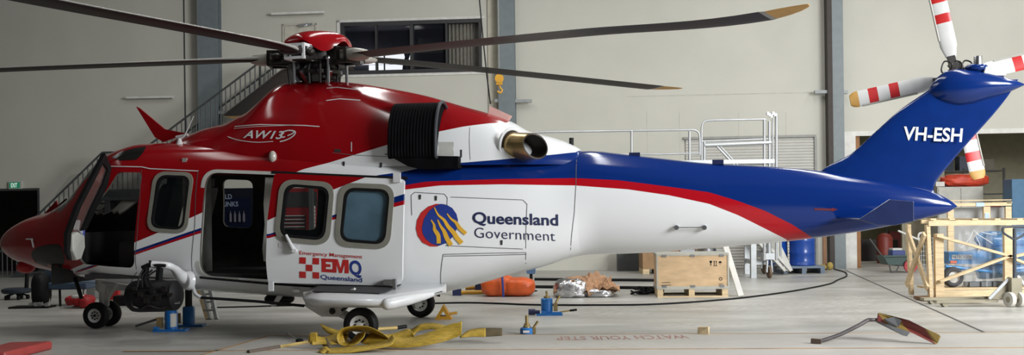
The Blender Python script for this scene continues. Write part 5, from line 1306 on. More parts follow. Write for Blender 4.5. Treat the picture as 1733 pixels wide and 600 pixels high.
# pair of jacks under the searchlight
def post_jack(x,y,label,h,white):
    j=fl(x,y); t=thing('post_jack',label,'jack',(j.x,j.y,0),0,'blue jacks under the cabin')
    mb=MB(); mb.box((j.x-.22,j.y-.06,0),(j.x+.22,j.y+.14,.03)); mb.box((j.x-.2,j.y-.08,.03),(j.x-.14,j.y-.02,.07)); build('base_plate',mb,M_jack,t)
    mb=MB(); mb.lathe([(.085,.03),(.085,.26),(.07,.28)],V((j.x,j.y+.05,0)),n=24); build('cylinder',mb,M_jack,t,smooth=40)
    mb=MB(); mb.tube([V((j.x,j.y+.05,.28)),V((j.x,j.y+.05,h))],.05,12); build('ram_post',mb,M_dark,t,smooth=40)
    mb=MB(); mb.obox(V((j.x-.14,j.y,.12)),(.035,0,0),(0,.03,0),(0,0,.07)); build('pump',mb,M_brass,t)
    mb=MB(); mb.tube([V((j.x-.16,j.y,.17)),V((j.x-.45,j.y-.05,.08))],.016,8); build('handle_bar',mb,M_dark,t,smooth=40) if white else None
    if white:
        mb=MB(); pts=[V((j.x+.087*cos(a_),j.y+.05-.087*sin(a_),z)) for z in (.06,.24) for a_ in [radians(20+12*i) for i in range(6)]]; mb.add(pts,[(i,i+1,7+i,6+i) for i in range(5)]); build('white_sticker',mb,M_trimw,t)
post_jack(288,560,'blue post jack with a white sticker, directly under the searchlight',.48,True)
post_jack(318,552,'blue post jack right of the stickered one, under the fuselage',.54,False)
# ---------------------------------------------------------------- yellow strap pile in front of the main wheel
M_strap=mat('yellow_webbing',(.42,.28,.03),.6,var=.22,scale=14,stretch=(1,1,6),bump=.25)
M_strapd=mat('dirty_webbing',(.10,.075,.035),.8,var=.2)
ys=thing('lifting_strap','long yellow webbing strap heaped in loops on the floor before the main wheel','strap',(fl(650,592).x,fl(650,592).y,0))
def ribbon(name,up,lo,m=M_strap,per=6,th=.008):
    U=catmull([atY(x,y,Y) for x,y,Y in up],per); L_=catmull([atY(x,y,Y) for x,y,Y in lo],per)
    for p in U+L_: p.z=max(p.z,.012)
    mb=MB(); mb.grid([[p,p.lerp(q,.5),q] for p,q in zip(U,L_)]); o=build(name,mb,m,ys,smooth=60)
    md=o.modifiers.new('thick','SOLIDIFY'); md.thickness=th; md.offset=0; return o
Y0=12.15
# front long fold to the right
ribbon('strap_fold',[(630,560,Y0+.25),(655,566,Y0+.1),(690,571,Y0+.0),(725,562,Y0),(758,549,Y0),(782,544,Y0)],[(612,580,Y0+.05),(650,586,Y0-.1),(695,587,Y0-.15),(740,580,Y0-.1),(770,571,Y0),(781,566,Y0)])
ribbon('strap_fold',[(660,571,Y0+.5),(690,560,Y0+.6),(712,548,Y0+.6),(735,546.5,Y0+.6),(760,551,Y0+.5),(782,543,Y0+.3)],[(664,577,Y0+.45),(692,573,Y0+.5),(708,560,Y0+.55),(730,556,Y0+.5),(752,559,Y0+.4),(778,552,Y0+.25)])
ribbon('strap_fold',[(640,568,Y0+.3),(668,563,Y0+.35),(690,556,Y0+.4),(697,560,Y0+.35)],[(640,580,Y0+.25),(672,577,Y0+.3),(695,569,Y0+.3),(703,573,Y0+.25)])
ribbon('strap_end',[(778,570,Y0+.35),(795,558,Y0+.45),(815,554.5,Y0+.5),(850,555,Y0+.5)],[(780,571,Y0+.3),(800,569,Y0+.35),(820,569,Y0+.35),(850,567,Y0+.35)],M_strapd)
ribbon('strap_fold',[(778,569,Y0+.34),(795,557.5,Y0+.44),(822,554.3,Y0+.49)],[(780,570.5,Y0+.29),(798,569,Y0+.34),(822,569,Y0+.34)])
# left loops
ribbon('strap_loop',[(596,585,Y0),(577,583,Y0),(570,572,Y0),(575,558,Y0),(595,551.5,Y0),(622,552,Y0),(645,562,Y0),(658,572,Y0)],[(600,577,Y0+.3),(588,575,Y0+.3),(582,568,Y0+.3),(588,561,Y0+.3),(600,560,Y0+.3),(620,563,Y0+.3),(640,572,Y0+.25),(652,582,Y0+.2)])
ribbon('strap_loop',[(590,585,Y0-.05),(604,581,Y0-.05),(615,571,Y0),(618,562,Y0+.05)],[(580,582,Y0+.2),(592,578,Y0+.25),(600,570,Y0+.3),(606,563,Y0+.3)])
ribbon('strap_fold',[(541,546,Y0+.6),(553,552,Y0+.5),(570,558,Y0+.4),(590,563,Y0+.3)],[(546,556,Y0+.5),(556,564,Y0+.4),(572,570,Y0+.3),(588,574,Y0+.2)])
ribbon('strap_fold',[(527,564,Y0+.1),(545,570,Y0+.1),(562,566,Y0+.15),(578,558,Y0+.2)],[(528,583,Y0-.05),(546,582,Y0),(566,582,Y0),(584,578,Y0+.05)])
ribbon('strap_fold',[(556,589,Y0-.2),(590,586,Y0-.2),(630,582,Y0-.15),(652,577,Y0-.1),(664,566,Y0)],[(552,598,Y0-.4),(592,596,Y0-.4),(632,590,Y0-.35),(660,584,Y0-.3),(669,572,Y0-.2)])
ribbon('strap_fold',[(537,596,Y0-.3),(545,588,Y0-.25),(553,586,Y0-.25),(562,598,Y0-.3)],[(548,600,Y0-.4),(552,594,Y0-.35),(556,594,Y0-.35),(572,601,Y0-.4)])
ribbon('strap_end',[(540,566,Y0+.2),(552,570,Y0+.1),(560,582,Y0)],[(540,578,Y0+.1),(548,586,Y0),(556,590,Y0-.1)],M_strapd)
mb=MB(); mb.lathe([(.05,-.04),(.05,.04)],atY(529,572,Y0+.05),(0,0,1),12); mb.box(*[tuple(v) for v in (atY(525,582,Y0)+V((0,0,0)),atY(535,563,Y0)+V((0,.08,0)))]); build('ratchet',mb,M_strap,ys)
hk=thing('strap_hook','bare metal strap hook lying on the pale slab left of the yellow strap','hook',tuple(fl(500,578).xy)+(0,))
mb=MB(); a=fl(487,570)+V((0,0,.05)); b=fl(505,579)+V((0,0,.03)); mb.tube([a,b],.008,8); mb.ellip(a,(.022,.022,.022),10,6); mb.tube([fl(512,579.5)+V((0,0,.02)),fl(530,581)+V((0,0,.02))],.007,8); build('shank',mb,M_steel,hk,smooth=50)
mb=MB(); mb.ellip(fl(507,580)+V((0,0,.03)),(.05,.03,.03),12,8); build('hook_joint',mb,M_black,hk,smooth=50)
def pole(name,label,p,q,r,tip0=None):
    a=fl(*p)+V((0,0,r)); b=fl(*q)+V((0,0,r)); t=thing(name,label,'pole',((a.x+b.x)/2,(a.y+b.y)/2,0))
    mb=MB(); mb.tube([a,b],r,10); build('shaft',mb,mat('pale_yellow_shaft',(.62,.45,.16),.5),t,smooth=50)
    d=(b-a).normalized(); mb=MB(); mb.tube([b,b+d*.13],r*1.05,10); build('black_tip',mb,M_black,t,smooth=50)
a=atY(628,561,12.9); b=atY(672,554,13.1)
pt=thing('yellow_pole','pale yellow pole with a black tip poking out of the strap towards the wheel','pole',(a.x,a.y,0))
mb=MB(); mb.tube([V((a.x-.3,a.y-.1,.14)),b],.022,10); build('shaft',mb,mat('pale_yellow_shaft',(.62,.45,.16),.5),pt,smooth=50); d=(b-a).normalized(); mb=MB(); mb.tube([b,b+d*.13],.023,10); build('black_tip',mb,M_black,pt,smooth=50)
a=fl(420,598)+V((0,0,.02)); b=fl(545,577)+V((0,0,.02)); mb=MB(); mb.tube([a,a.lerp(b,.4)],.024,10); p2=thing('yellow_pole','pale yellow pole with dark grip lying left of the strap on the slab','pole',((a.x+b.x)/2,(a.y+b.y)/2,0)); build('dark_grip',mb,mat('brown_grip',(.12,.09,.07),.7),p2,smooth=50); mb=MB(); mb.tube([a.lerp(b,.4),b],.02,10); build('shaft',mb,MATS['pale_yellow_shaft'],p2,smooth=50)
# wheel chock at the far main wheel
c=fl(750,540); wc=thing('wheel_chock','small yellow triangular wheel chock behind the far main wheel','chock',(c.x,c.y,0))
s=.125
mb=MB(); k=V((0,.25,0))
out=[c+V((-s,0,.0)),c+V((s,0,.0)),c+V((0,0,.21))]; inn=[c+V((-s*.38,0,.045)),c+V((s*.38,0,.045)),c+V((0,0,.125))]
mb.add(out+inn+[p+k for p in out+inn],[(0,1,4,3),(1,2,5,4),(2,0,3,5),(6,9,10,7),(7,10,11,8),(8,11,9,6),(0,6,7,1),(1,7,8,2),(2,8,6,0),(3,4,10,9),(4,5,11,10),(5,3,9,11)]); build('chock_body',mb,M_yel,wc)
mb=MB(); mb.tube([c+V((.1,.02,.08)),c+V((.2,.05,.09))],.02,8); build('chock_handle',mb,M_yel,wc,smooth=50)
# timber wedge
p=fl(1180,566); q=fl(1204,567); h=.10
mb=MB(); d=V((q.x-p.x,0,0)); e=V((.0,.14,0))
A=[V((p.x-.0,p.y,0.0)),V((q.x-.03,q.y,0)),V((q.x-.0,q.y+.16,0)),V((p.x+.03,p.y+.16,0))]; Bt=[V((p.x+.02,p.y+.07,.085)),V((q.x-.035,q.y+.02,.1)),V((q.x,q.y+.10,.10)),V((p.x+.04,p.y+.14,.09))]
mb.hexa(A+Bt); tag(bevel(build('timber_block',mb,M_pine),.004),'small pine timber block on the floor by the pale slab edge','block')

# ---------------------------------------------------------------- striped plate stand at right front
sp=thing('striped_stand','bent tube stand with red and yellow striped plates lying on the right foreground','stand',(fl(1500,582).x,fl(1500,582).y,0))
Ya=fl(1390,581.5).y; Yb_=fl(1586,582).y
M_tube=mat('weathered_tube',(.07,.06,.06),.5,var=.3)
def stripes():
    m=bpy.data.materials.new('red_yellow_stripes'); m.use_nodes=True; nt=m.node_tree; bs=nt.nodes['Principled BSDF']
    tc=nt.nodes.new('ShaderNodeTexCoord'); sx=nt.nodes.new('ShaderNodeSeparateXYZ'); nt.links.new(tc.outputs['Object'],sx.inputs[0])
    a=nt.nodes.new('ShaderNodeMath'); a.operation='MULTIPLY_ADD'; a.inputs[1].default_value=2.9; nt.links.new(sx.outputs['X'],a.inputs[0])
    b=nt.nodes.new('ShaderNodeMath'); b.operation='MULTIPLY'; b.inputs[1].default_value=1.6; nt.links.new(sx.outputs['Z'],b.inputs[0]); nt.links.new(b.outputs[0],a.inputs[2])
    f=nt.nodes.new('ShaderNodeMath'); f.operation='FRACT'; nt.links.new(a.outputs[0],f.inputs[0])
    g=nt.nodes.new('ShaderNodeMath'); g.operation='GREATER_THAN'; g.inputs[1].default_value=.5; nt.links.new(f.outputs[0],g.inputs[0])
    x=nt.nodes.new('ShaderNodeMix'); x.data_type='RGBA'; x.inputs[6].default_value=(.16,.03,.025,1); x.inputs[7].default_value=(.24,.16,.04,1); nt.links.new(g.outputs[0],x.inputs[0]); nt.links.new(x.outputs[2],bs.inputs['Base Color']); bs.inputs['Roughness'].default_value=.5
    return m
M_str=stripes(); M_plate=mat('grey_plate',(.13,.135,.14),.4,.3,var=.15)
mb=MB(); P_=[atY(1384,578,Ya),atY(1420,566,Ya+.05),atY(1455,549,Ya+.1),atY(1468,541.5,Ya+.15),atY(1478,540.5,Ya+.15),atY(1494,541,Ya+.2),atY(1512,538,Ya+.25)]; mb.tube(catmull(P_,6),.022,10); build('bent_tube',mb,M_tube,sp,smooth=50)
mb=MB(); a=atY(1373,577,Ya); b=atY(1390,580.5,Ya-.05); a.z=max(a.z,.04); b.z=.035; mb.bar(a,b,.06,.05); build('tube_foot',mb,mat('rusty_foot',(.09,.06,.045),.7),sp)
mb=MB(); q=[atY(1487,530,Yb_+.3),atY(1490,529,Yb_+.3),atY(1538,541,Yb_+.1),atY(1568,556,Yb_),atY(1590,566,Yb_-.05),atY(1592,569,Yb_-.05),atY(1587,580,Yb_-.05),atY(1583,582,Yb_-.05),atY(1543,562,Yb_+.05),atY(1485,543,Yb_+.25)]
mb.prism(q,(0,.03,.0)); build('striped_plate',mb,M_str,sp)
mb=MB(); q=[atY(1484,541,Yb_+.34),atY(1510,538,Yb_+.34),atY(1541,560,Yb_+.28),atY(1535,568.5,Yb_+.28),atY(1528,567,Yb_+.28),atY(1484,545,Yb_+.34)]; mb.prism(q,(0,.03,0)); build('grey_plate',mb,M_plate,sp)
mb=MB(); q=[atY(1497,539,Yb_+.2),atY(1513,536,Yb_+.2),atY(1526,541,Yb_+.14),atY(1521,553,Yb_+.1),atY(1505,549,Yb_+.16)]; mb.prism(q,(0,.02,0)); build('hub_plate',mb,M_plate,sp)

# ---------------------------------------------------------------- things at the left, below and beyond the nose
M_vin=mat('blue_vinyl',(.06,.10,.16),.5,var=.1)
Yl_=fl(100,518).y
oc=thing('padded_bench','blue vinyl padded bench with chrome legs beyond the nose','bench',(fl(110,518).x,Yl_+.3,0))
a=atY(76,482,Yl_); b=atY(146,477,Yl_); zt=b.z; zb=atY(100,490,Yl_).z
mb=MB(); mb.box((a.x,Yl_,zb),(b.x,Yl_+.5,zt)); bevel(build('seat_cushion',mb,M_vin,oc),.03,3)
a=atY(75,478,Yl_+.4); b=atY(94,452,Yl_+.4); mb=MB(); mb.box((a.x,Yl_+.4,zt-.02),(b.x,Yl_+.5,b.z)); bevel(build('backrest',mb,M_vin,oc),.03,3)
a=atY(96,470,Yl_+.3); mb=MB(); mb.box((a.x,Yl_+.2,zt),(a.x+.25,Yl_+.45,zt+.2)); bevel(build('armrest',mb,M_black,oc),.02)
for x in (82,101,142):
    p=atY(x,490,Yl_+.1); mb=MB(); mb.tube([V((p.x,Yl_+.1,zb+.01)),V((p.x+.03,Yl_+.05,0))],.022,8); build('leg',mb,M_steel if x!=101 else M_black,oc,smooth=50)
Yk=fl(60,520).y
bb=thing('black_bin_bag','tall black bag of gear beside the blue bench','bag',(fl(62,519).x,Yk,0))
a=atY(49,519,Yk); b=atY(74,462,Yk); lump('bag_body','','',V(((a.x+b.x)/2,Yk+.2,b.z/2)),((b.x-a.x)/2,.22,b.z/2),M_black,21,.06,bb)
ch=thing('swivel_chair','low dark swivel chair with casters at the far left','chair',(fl(28,506).x,fl(28,506).y,0))
c=fl(28,506)
mb=MB(); mb.lathe([(.24,.0),(.27,.03),(.27,.08),(.2,.10)],c+V((0,0,.12)),n=26); build('seat',mb,mat('dark_blue_seat',(.02,.03,.045),.6),ch,smooth=40)
for k in range(5):
    t=2*pi*k/5+.3; e=c+V((.2*cos(t),.2*sin(t),.07)); mb=MB(); mb.bar(c+V((0,0,.13)),e,.04,.03); mb.lathe([(.045,-.02),(.045,.02)],e+V((0,0,-.025)),(1,0,0),12); build('caster',mb,M_black,ch)
a=c+V((.17,.05,.2)); mb=MB(); mb.tube([a,a+V((.03,0,.45))],.04,8); build('post',mb,M_black,ch,smooth=50)
mb=MB(); mb.obox(a+V((.0,.0,.55)),(.12,0,0),(0,.04,0),(0,0,.12)); bevel(build('backrest',mb,M_dark,ch),.03)
Ym=fl(70,521).y
tr=thing('metal_parts','scattered small chrome machine parts on a black tray beneath the nose','tray',(fl(62,521).x,Ym,0))
mb=MB(); a=fl(25,520); b=fl(82,521); mb.box((a.x,Ym-.05,0.0),(b.x,Ym+.3,.03)); build('tray',mb,M_black,tr)
mb=MB(); rnd=random.Random(2)
for i in range(12): 
    o=V((b.x-.02-rnd.random()*.35,Ym+rnd.random()*.2,.06)); mb.obox(o,(.03,0,.01),(0,.03,0),(-.01,0,.03))
build('chrome_piece',mb,M_steel,tr)
Yr=fl(130,518).y-.45
rb=thing('red_white_bag','crumpled red bag with a white patch beside the nose wheel','bag',(fl(128,517).x,Yr+.1,0))
M_redb=mat('red_cloth',(.38,.012,.015),.55,var=.15,bump=.3)
a=atY(106,513,Yr); b=atY(148,500,Yr)
lump('bag_body','','',V((a.x+.22,Yr+.2,.12)),(.24,.18,.10),M_redb,31,.12,rb); lump('bag_pocket','','',V((b.x-.07,Yr+.12,.10)),(.10,.14,.11),M_redb,33,.12,rb)
lump('white_patch','','',V((a.x+.22,Yr+.12,.19)),(.11,.09,.04),M_trimw,35,.1,rb)
mb=MB(); mb.bar(V((a.x+.05,Yr-.06,.04)),V((b.x-.2,Yr-.06,.06)),.03,.02); tag(build('chrome_bar',mb,M_steel),'short chrome bar lying in front of the red and white bag','bar')
Yw=fl(215,518).y+1.0
bx('red_crate','red plastic crate behind the nose wheel','crate',176,478,200,501,Yw+.5,.4,M_redb,z0=0)
bx('white_box','white box with a dark strap between nose wheel and searchlight','box',204,482,221,512,Yw-.4,.3,M_offw,z0=0)
bx('black_case_small','small black case on the floor behind the nose wheel','case',191,500,213,516,Yw-.9,.3,M_black,z0=0)
bx('clear_container','pale plastic container beyond the nose wheel','container',146,475,160,505,fl(150,508).y+.4,.3,mat('clear_plastic',(.28,.29,.28),.3),z0=0)
bx('trolley_wheel_box','black wheeled trolley seen below the searchlight','trolley',266,505,282,522,fl(272,523).y,.25,M_black,z0=0)
# step ladder under the cabin
lad=thing('step_ladder','small aluminium and wood step ladder standing under the cabin','ladder',(fl(345,540).x,fl(345,540).y,0))
Yq=fl(345,540).y
def rail_(x0,y0,x1,y1,d,m,w=.05):
    mb=MB(); a=atY(x0,y0,Yq+d); b=atY(x1,y1,Yq+d*0); b.z=0.0; mb.bar(b,a,w,.09,(0,1,0)); return build('ladder_rail',mb,m,lad)
rail_(331,470,352,538,.25,M_pine); rail_(338,470,355,538,.25,M_alu); rail_(352,470,367,536,.25,M_alu)
rail_(318,478,280,538,.5,M_offw)
for y,d in ((497,.17),(510,.11),(524,.05)):
    a=atY(336+(y-490)*.32,y,Yq+d); b=atY(358+(y-490)*.22,y,Yq+d); mb=MB(); mb.obox((a+b)/2,((b.x-a.x)/2,0,0),(0,.05,0),(0,0,.012)); build('ladder_tread',mb,M_alu,lad)
# red cushion at bottom left
c=fl(30,603); rc=thing('red_kit_pouch','flat red padded pouch with a black handle in the bottom left corner','pouch',(c.x,c.y,0))
a=fl(-20,606); b=fl(63,597); h=.10
mb=MB(); mb.hexa([V((a.x-.1,a.y-.3,0)),V((b.x-.05,a.y-.25,0)),V((b.x+.03,b.y+.35,0)),V((a.x-.1,b.y+.3,0)),V((a.x-.1,a.y-.3,h)),V((b.x-.05,a.y-.25,h)),V((b.x+.03,b.y+.35,h)),V((a.x-.1,b.y+.3,h))]); bevel(build('pouch_body',mb,mat('faded_red_vinyl',(.36,.05,.045),.45),rc),.03,3)
mb=MB(); a=atY(42,582.5,b.y+.3); q=atY(66,584,b.y+.25); mb.bar(a,q,.07,.03); build('handle',mb,M_black,rc)

# ---------------------------------------------------------------- right: storeroom things
def at_off(px,py,off): return WP(px,py,off)
def wthing_box(name,label,cat,x0,y0,x1,y1,off,depth,m,group=None,toz=None,parent=None):
    a=WP(x0,y1,off); b=WP(x1,y0,off); mb=MB(); wbox(mb,wu(a),wu(b),a.z if toz is None else toz,b.z,off-depth,off); o=build(name,mb,m,parent,rotz=WROT if parent is None else 0)
    bevel(o,.008)
    if parent is None: tag(o,label,cat,group)
    return o
wc_=thing('white_cabinet','pale grey two-door cabinet in the storeroom under the orange tarpaulin','cabinet',tuple(WP(1625,440,-1.2).xy)+(0,),WROT)
wthing_box('cabinet_body','','',1588,315,1664,440,-.9,.6,mat('pale_cabinet',(.50,.49,.44),.5),toz=0.0,parent=wc_)
for x0,x1 in ((1590,1626),(1628,1662)): wthing_box('cabinet_door','','',x0,317,x1,440,-.87,.03,mat('pale_cabinet_door',(.46,.45,.40),.5),toz=.05,parent=wc_)
tz=WP(1625,315,-1.2).z
M_tarp=mat('red_orange_tarp',(.60,.06,.025),.5,var=.15,bump=.4,scale=8)
c=WP(1632,306,-1.2); lump('orange_tarpaulin','red-orange tarpaulin heaped on top of the pale storeroom cabinet','tarpaulin',V((c.x,c.y,tz+.16)),(.58,.28,.16),M_tarp,41,.22,freq=6)
wthing_box('white_carton','small white carton beside the tarpaulin','box',1584,307,1599,315,-1.0,.3,M_trimw,toz=tz)
sh=thing('storeroom_shelf','dark crowded shelving at the back of the storeroom','shelf',tuple(WP(1660,440,-5).xy)+(0,),WROT)
zs2=[.3,1.1,1.9,2.6]
a=WP(1500,300,-5); b=WP(1700,300,-5)
M_shelf=mat('shelf_dark',(.05,.05,.05),.7)
mb=MB()
for z in zs2: wbox(mb,wu(a),wu(b),z,z+.04,-5.6,-5)
build('shelf_board',mb,M_shelf,sh)
for i in range(4):
    u=wu(a)+(wu(b)-wu(a))*i/3; mb=MB(); wbox(mb,u-.03,u+.03,0,2.7,-5.05,-5); build('upright',mb,M_shelf,sh)
rnd=random.Random(12); cols=[(.03,.03,.03),(.05,.06,.09),(.10,.05,.03),(.02,.03,.05),(.12,.11,.09),(.13,.02,.02)]
shl=[]
for zi,z in enumerate(zs2):
    u=wu(a)+.1; k=0
    while u<wu(b)-.5:
        w=rnd.uniform(.35,.7); h=rnd.uniform(.25,.6); ci=rnd.randrange(6); mb=MB(); wbox(mb,u,u+w,z+.041,z+.041+h,-5.5,-5.05); o=build('storage_box',mb,mat('stored_%d'%ci,cols[ci],.7),rotz=WROT); k+=1
        row=['bottom','second','third','top'][zi]; colr=['black','slate','brown','navy','grey','dark red'][ci]
        tag(o,'%s storage box, number %d from the left on the %s storeroom shelf'%(colr,k,row),'box','boxes on the storeroom shelf'); u+=w+rnd.uniform(.05,.2)
wthing_box('blue_cabinet','blue steel cabinet at the far right edge beyond the pine frame','cabinet',1714,302,1765,440,.8,.6,mat('cabinet_blue',(.05,.15,.27),.5),toz=0.0)
wthing_box('dark_machine','dark machine behind the wheelbarrow in the storeroom','machine',1458,405,1520,447,-3.6,.8,mat('machine_dark',(.025,.02,.02),.7),toz=0.0)
c=WP(1497,415,-2.4); mb=MB(); mb.lathe([(.2,0),(.22,.1),(.22,.7),(.16,.8),(.05,.84)],V((c.x,c.y,0)),n=20); tag(build('red_cylinder',mb,mat('dull_red',(.2,.03,.02),.5),smooth=40),'dull red cylinder in the dark storeroom behind the wheelbarrow','cylinder')
# shovels leaning by the column
c=fl(1396,456); bl=thing('timber_post','brown timber post with yellow rags leaning beside the dark channel','post',(c.x,c.y,0))
mb=MB(); mb.bar(c,c+V((.06,.2,1.5)),.09,.05); build('post',mb,mat('brown_timber',(.22,.11,.05),.7),bl)
mb=MB(); mb.ellip(c+V((-.08,-.05,.07)),(.12,.1,.07)); mb.ellip(c+V((.1,-.1,.10)),(.08,.08,.10)); build('yellow_rag',mb,mat('yellow_rag',(.4,.3,.08),.8),bl,smooth=60)
# wheelbarrow
Yw2=fl(1530,461).y
wb=thing('wheelbarrow','dark green wheelbarrow with a red wheel at the storeroom doorway','wheelbarrow',(fl(1528,461).x,Yw2+.3,0))
P=lambda x,y,d=0: atY(x,y,Yw2+d)
M_grn=mat('dark_green_tray',(.01,.045,.035),.4)
q=[P(1497,433),P(1553,432),P(1550,443),P(1540,448),P(1505,448)]
mb=MB(); lo=[v+V((0,.06,0)) for v in q]; mb.prism(lo,(0,.55,0)); build('tray',mb,M_grn,wb); mb=MB(); [build('tray_rim',MB().bar(P(1495,433,d_),P(1555,432,d_),.05,.035),M_grn,wb) for d_ in (0,.65)]
c=P(1541,451.5); R=c.z if c.z>.1 else .15; c.z=.155
mb=MB(); mb.lathe([(.1,-.03),(.155,-.03),(.155,.03),(.1,.03)],c+V((0,.0,0)),(0,1,0),24); mb.lathe([(.02,-.035),(.12,-.02),(.12,.02),(.02,.035)],c,(0,1,0),20); build('wheel',mb,mat('red_wheel',(.35,.02,.03),.5),wb,smooth=40)
mb=MB(); mb.tube(catmull([P(1505,447),P(1508,459),P(1514,461),P(1518,456),P(1522,448)],5),.016,8); mb.tube([P(1495,436,.3),P(1472,404,.3)],.02,8); mb.tube([P(1540,450),P(1500,446,.2)],.02,8); build('frame',mb,mat('barrow_frame',(.06,.06,.06),.5),wb,smooth=50)
cb_=thing('cool_box','blue cool box with a pale lid sitting in the wheelbarrow','cool box',(P(1520,434,.2).x,Yw2+.3,P(1520,433).z))
a=P(1510,433,.15); b=P(1532,423,.15); mb=MB(); mb.box((a.x,Yw2+.15,a.z),(b.x,Yw2+.45,b.z)); bevel(build('box_body',mb,mat('cool_box_blue',(.012,.03,.16),.4),cb_),.015); mb=MB(); mb.box((a.x+.02,Yw2+.17,b.z),(b.x-.06,Yw2+.43,b.z+.05)); bevel(build('lid',mb,M_offw,cb_),.01)
# wire cage trolley and white pipe rail
Yg=fl(1562,458).y
wcg=thing('wire_trolley','white wire cage trolley with a bent tube handle behind the pine frame','trolley',(fl(1570,458).x,Yg,0))
mb=MB(); x0=atY(1556,450,Yg).x; x1=x0+.5
for i in range(8):
    z=.05+.75*i/7; mb.tube([V((x0,Yg,z)),V((x1,Yg,z))],.006,5)
for i in range(10):
    x=x0+(x1-x0)*i/9; mb.tube([V((x,Yg,.05)),V((x,Yg,.8))],.006,5)
build('wire_panel',mb,M_alu,wcg)
mb=MB(); mb.tube([atY(1520,390,Yg),atY(1545,401,Yg),atY(1564,409,Yg)],.025,8); mb.tube(catmull([atY(1564,409,Yg),atY(1555,404,Yg),atY(1555,396,Yg),atY(1560,393.5,Yg),atY(1572,393.5,Yg)],5),.025,8); mb.tube([V((x0,Yg,0)),V((x0,Yg,.8)),atY(1557,410,Yg)],.02,8); build('tube_handle',mb,M_trimw,wcg,smooth=50)

# ---------------------------------------------------------------- pine transport frame with the nitrogen cart
Yf=fl(1590,508).y
pf=thing('transport_crate','open pine transport frame with crossed braces around the nitrogen cart','crate',(fl(1650,508).x,Yf+.5,0))
P=lambda x,y,d=0: atY(x,y,Yf+d)
Dp=.85
def pb(p,q,w=.10,t=.04,nm='brace',up=(0,1,0)):
    mb=MB(); mb.bar(p,q,t,w,up); return build(nm,mb,M_pine,pf)
def hb(x0,y0,x1,y1,d=0,dep=.05,nm='rail'):
    a=P(x0,y1,d); b=P(x1,y0,d); mb=MB(); mb.box((a.x,Yf+d,max(a.z,.0)),(b.x,Yf+d+dep,b.z)); return build(nm,mb,M_pine,pf)
hb(1572,371,1775,382,-.03); hb(1584,490,1700,502,0); hb(1700,490,1775,502,0)
hb(1584,395,1597,501,.012,.08,'post'); hb(1701,381,1715,480,.012,.08,'post')
pL=P(1584,398,-.05); pM=P(1713,434,-.05); pb(pL,pM,.10); pb(P(1590,476,-.05),P(1712,431,-.05),.10); pb(P(1713,434,-.05),P(1775,420,-.05),.10); pb(P(1713,436,-.05),P(1775,462,-.05),.1)
# left end: splayed uprights and cross brace seen end-on
x0=P(1577,500).x
for d in (0.0,Dp):
    mb=MB(); mb.bar(V((x0,Yf+d+.05,.03)),V((x0-.04,Yf+d+.05,P(1577,380).z)),.10,.06,(1,0,0)); build('post',mb,M_pine,pf)
mb=MB(); mb.bar(V((x0-.06,Yf+.02,.2)),V((x0-.06,Yf+Dp,P(1577,395).z)),.04,.10,(0,0,1)); build('brace',mb,M_pine,pf)
mb=MB(); mb.bar(V((x0-.10,Yf+Dp,.2)),V((x0-.10,Yf+.02,P(1577,395).z)),.04,.10,(0,0,1)); build('brace',mb,M_pine,pf)
zt=P(1577,376).z
for d in (Dp,): hb(1560,368,1775,378,d,.05)
for x in (1575,1607,1646,1684,1722,1760):
    p=P(x,372); mb=MB(); mb.box((p.x,Yf,p.z),(p.x+.09,Yf+Dp,p.z+.025)); build('top_slat',mb,M_pine,pf)
for i in range(5):
    yy=Yf+.06+.16*i; mb=MB(); mb.box((P(1584,490).x,yy,P(1584,491).z),(P(1775,490).x,yy+.13,P(1584,488).z)); build('floor_board',mb,M_pine,pf)
pz=P(1584,502).z
mb=MB(); q=P(1558,513); mb.box((q.x+.02,Yf-.05,.0),(P(1600,505).x,Yf+.12,pz)); mb.box((q.x,Yf-.12,.01),(P(1590,505).x,Yf+.3,.06)); build('skid',mb,mat('rough_skid',(.22,.12,.06),.8,var=.2),pf)
mb=MB(); mb.box((P(1690,505).x,Yf+.3,0),(P(1775,505).x,Yf+.5,pz)); build('skid',mb,M_pine,pf)
# second frame behind
Yf2=Yf+2.6
p2=thing('pine_rack','smaller pine frame with a blue-white label standing behind the nitrogen cart frame','frame',(atY(1655,400,Yf2).x,Yf2,0))
def hb2(x0,y0,x1,y1,nm='rail',dep=.06,d=0):
    a=atY(x0,y1,Yf2+d); b=atY(x1,y0,Yf2+d); mb=MB(); mb.box((a.x,Yf2+d,max(a.z,0)),(b.x,Yf2+d+dep,b.z)); return build(nm,mb,M_pine,p2)
hb2(1606,342,1712,349); hb2(1606,337,1712,340,d=.6); rr=hb2(1665,349,1676,372,'stub'); hb2(1606,349,1614,500,'post'); hb2(1704,349,1712,500,'post')
for x in (1606,1704):
    a=atY(x,341,Yf2); mb=MB(); mb.box((a.x,Yf2,a.z-.03),(a.x+.1,Yf2+.6,a.z)); build('top_slat',mb,M_pine,p2)
mb=MB(); a=atY(1652,349,Yf2-.01); b=atY(1666,342.5,Yf2-.01); mb.box((a.x,Yf2-.012,a.z),(b.x,Yf2-.002,b.z)); build('paper_label',mb,mat('label_blue_white',(.42,.55,.70),.5),p2); mb=MB(); a=atY(1667,370,Yf2-.01); b=atY(1674,360,Yf2-.01); mb.box((a.x,Yf2-.012,a.z),(b.x,Yf2-.002,b.z)); build('paper_label',mb,mat('label_blue_white',(.42,.55,.70),.5),p2)
mb=MB(); a=atY(1614,372,Yf2+.3); b=atY(1704,350,Yf2+.3); mb.box((a.x,Yf2+.3,a.z-1.0),(b.x,Yf2+.5,b.z)); tag(build('fibre_board',mb,mat('grey_board',(.33,.33,.32),.7)),'grey board standing inside the smaller pine frame','board')
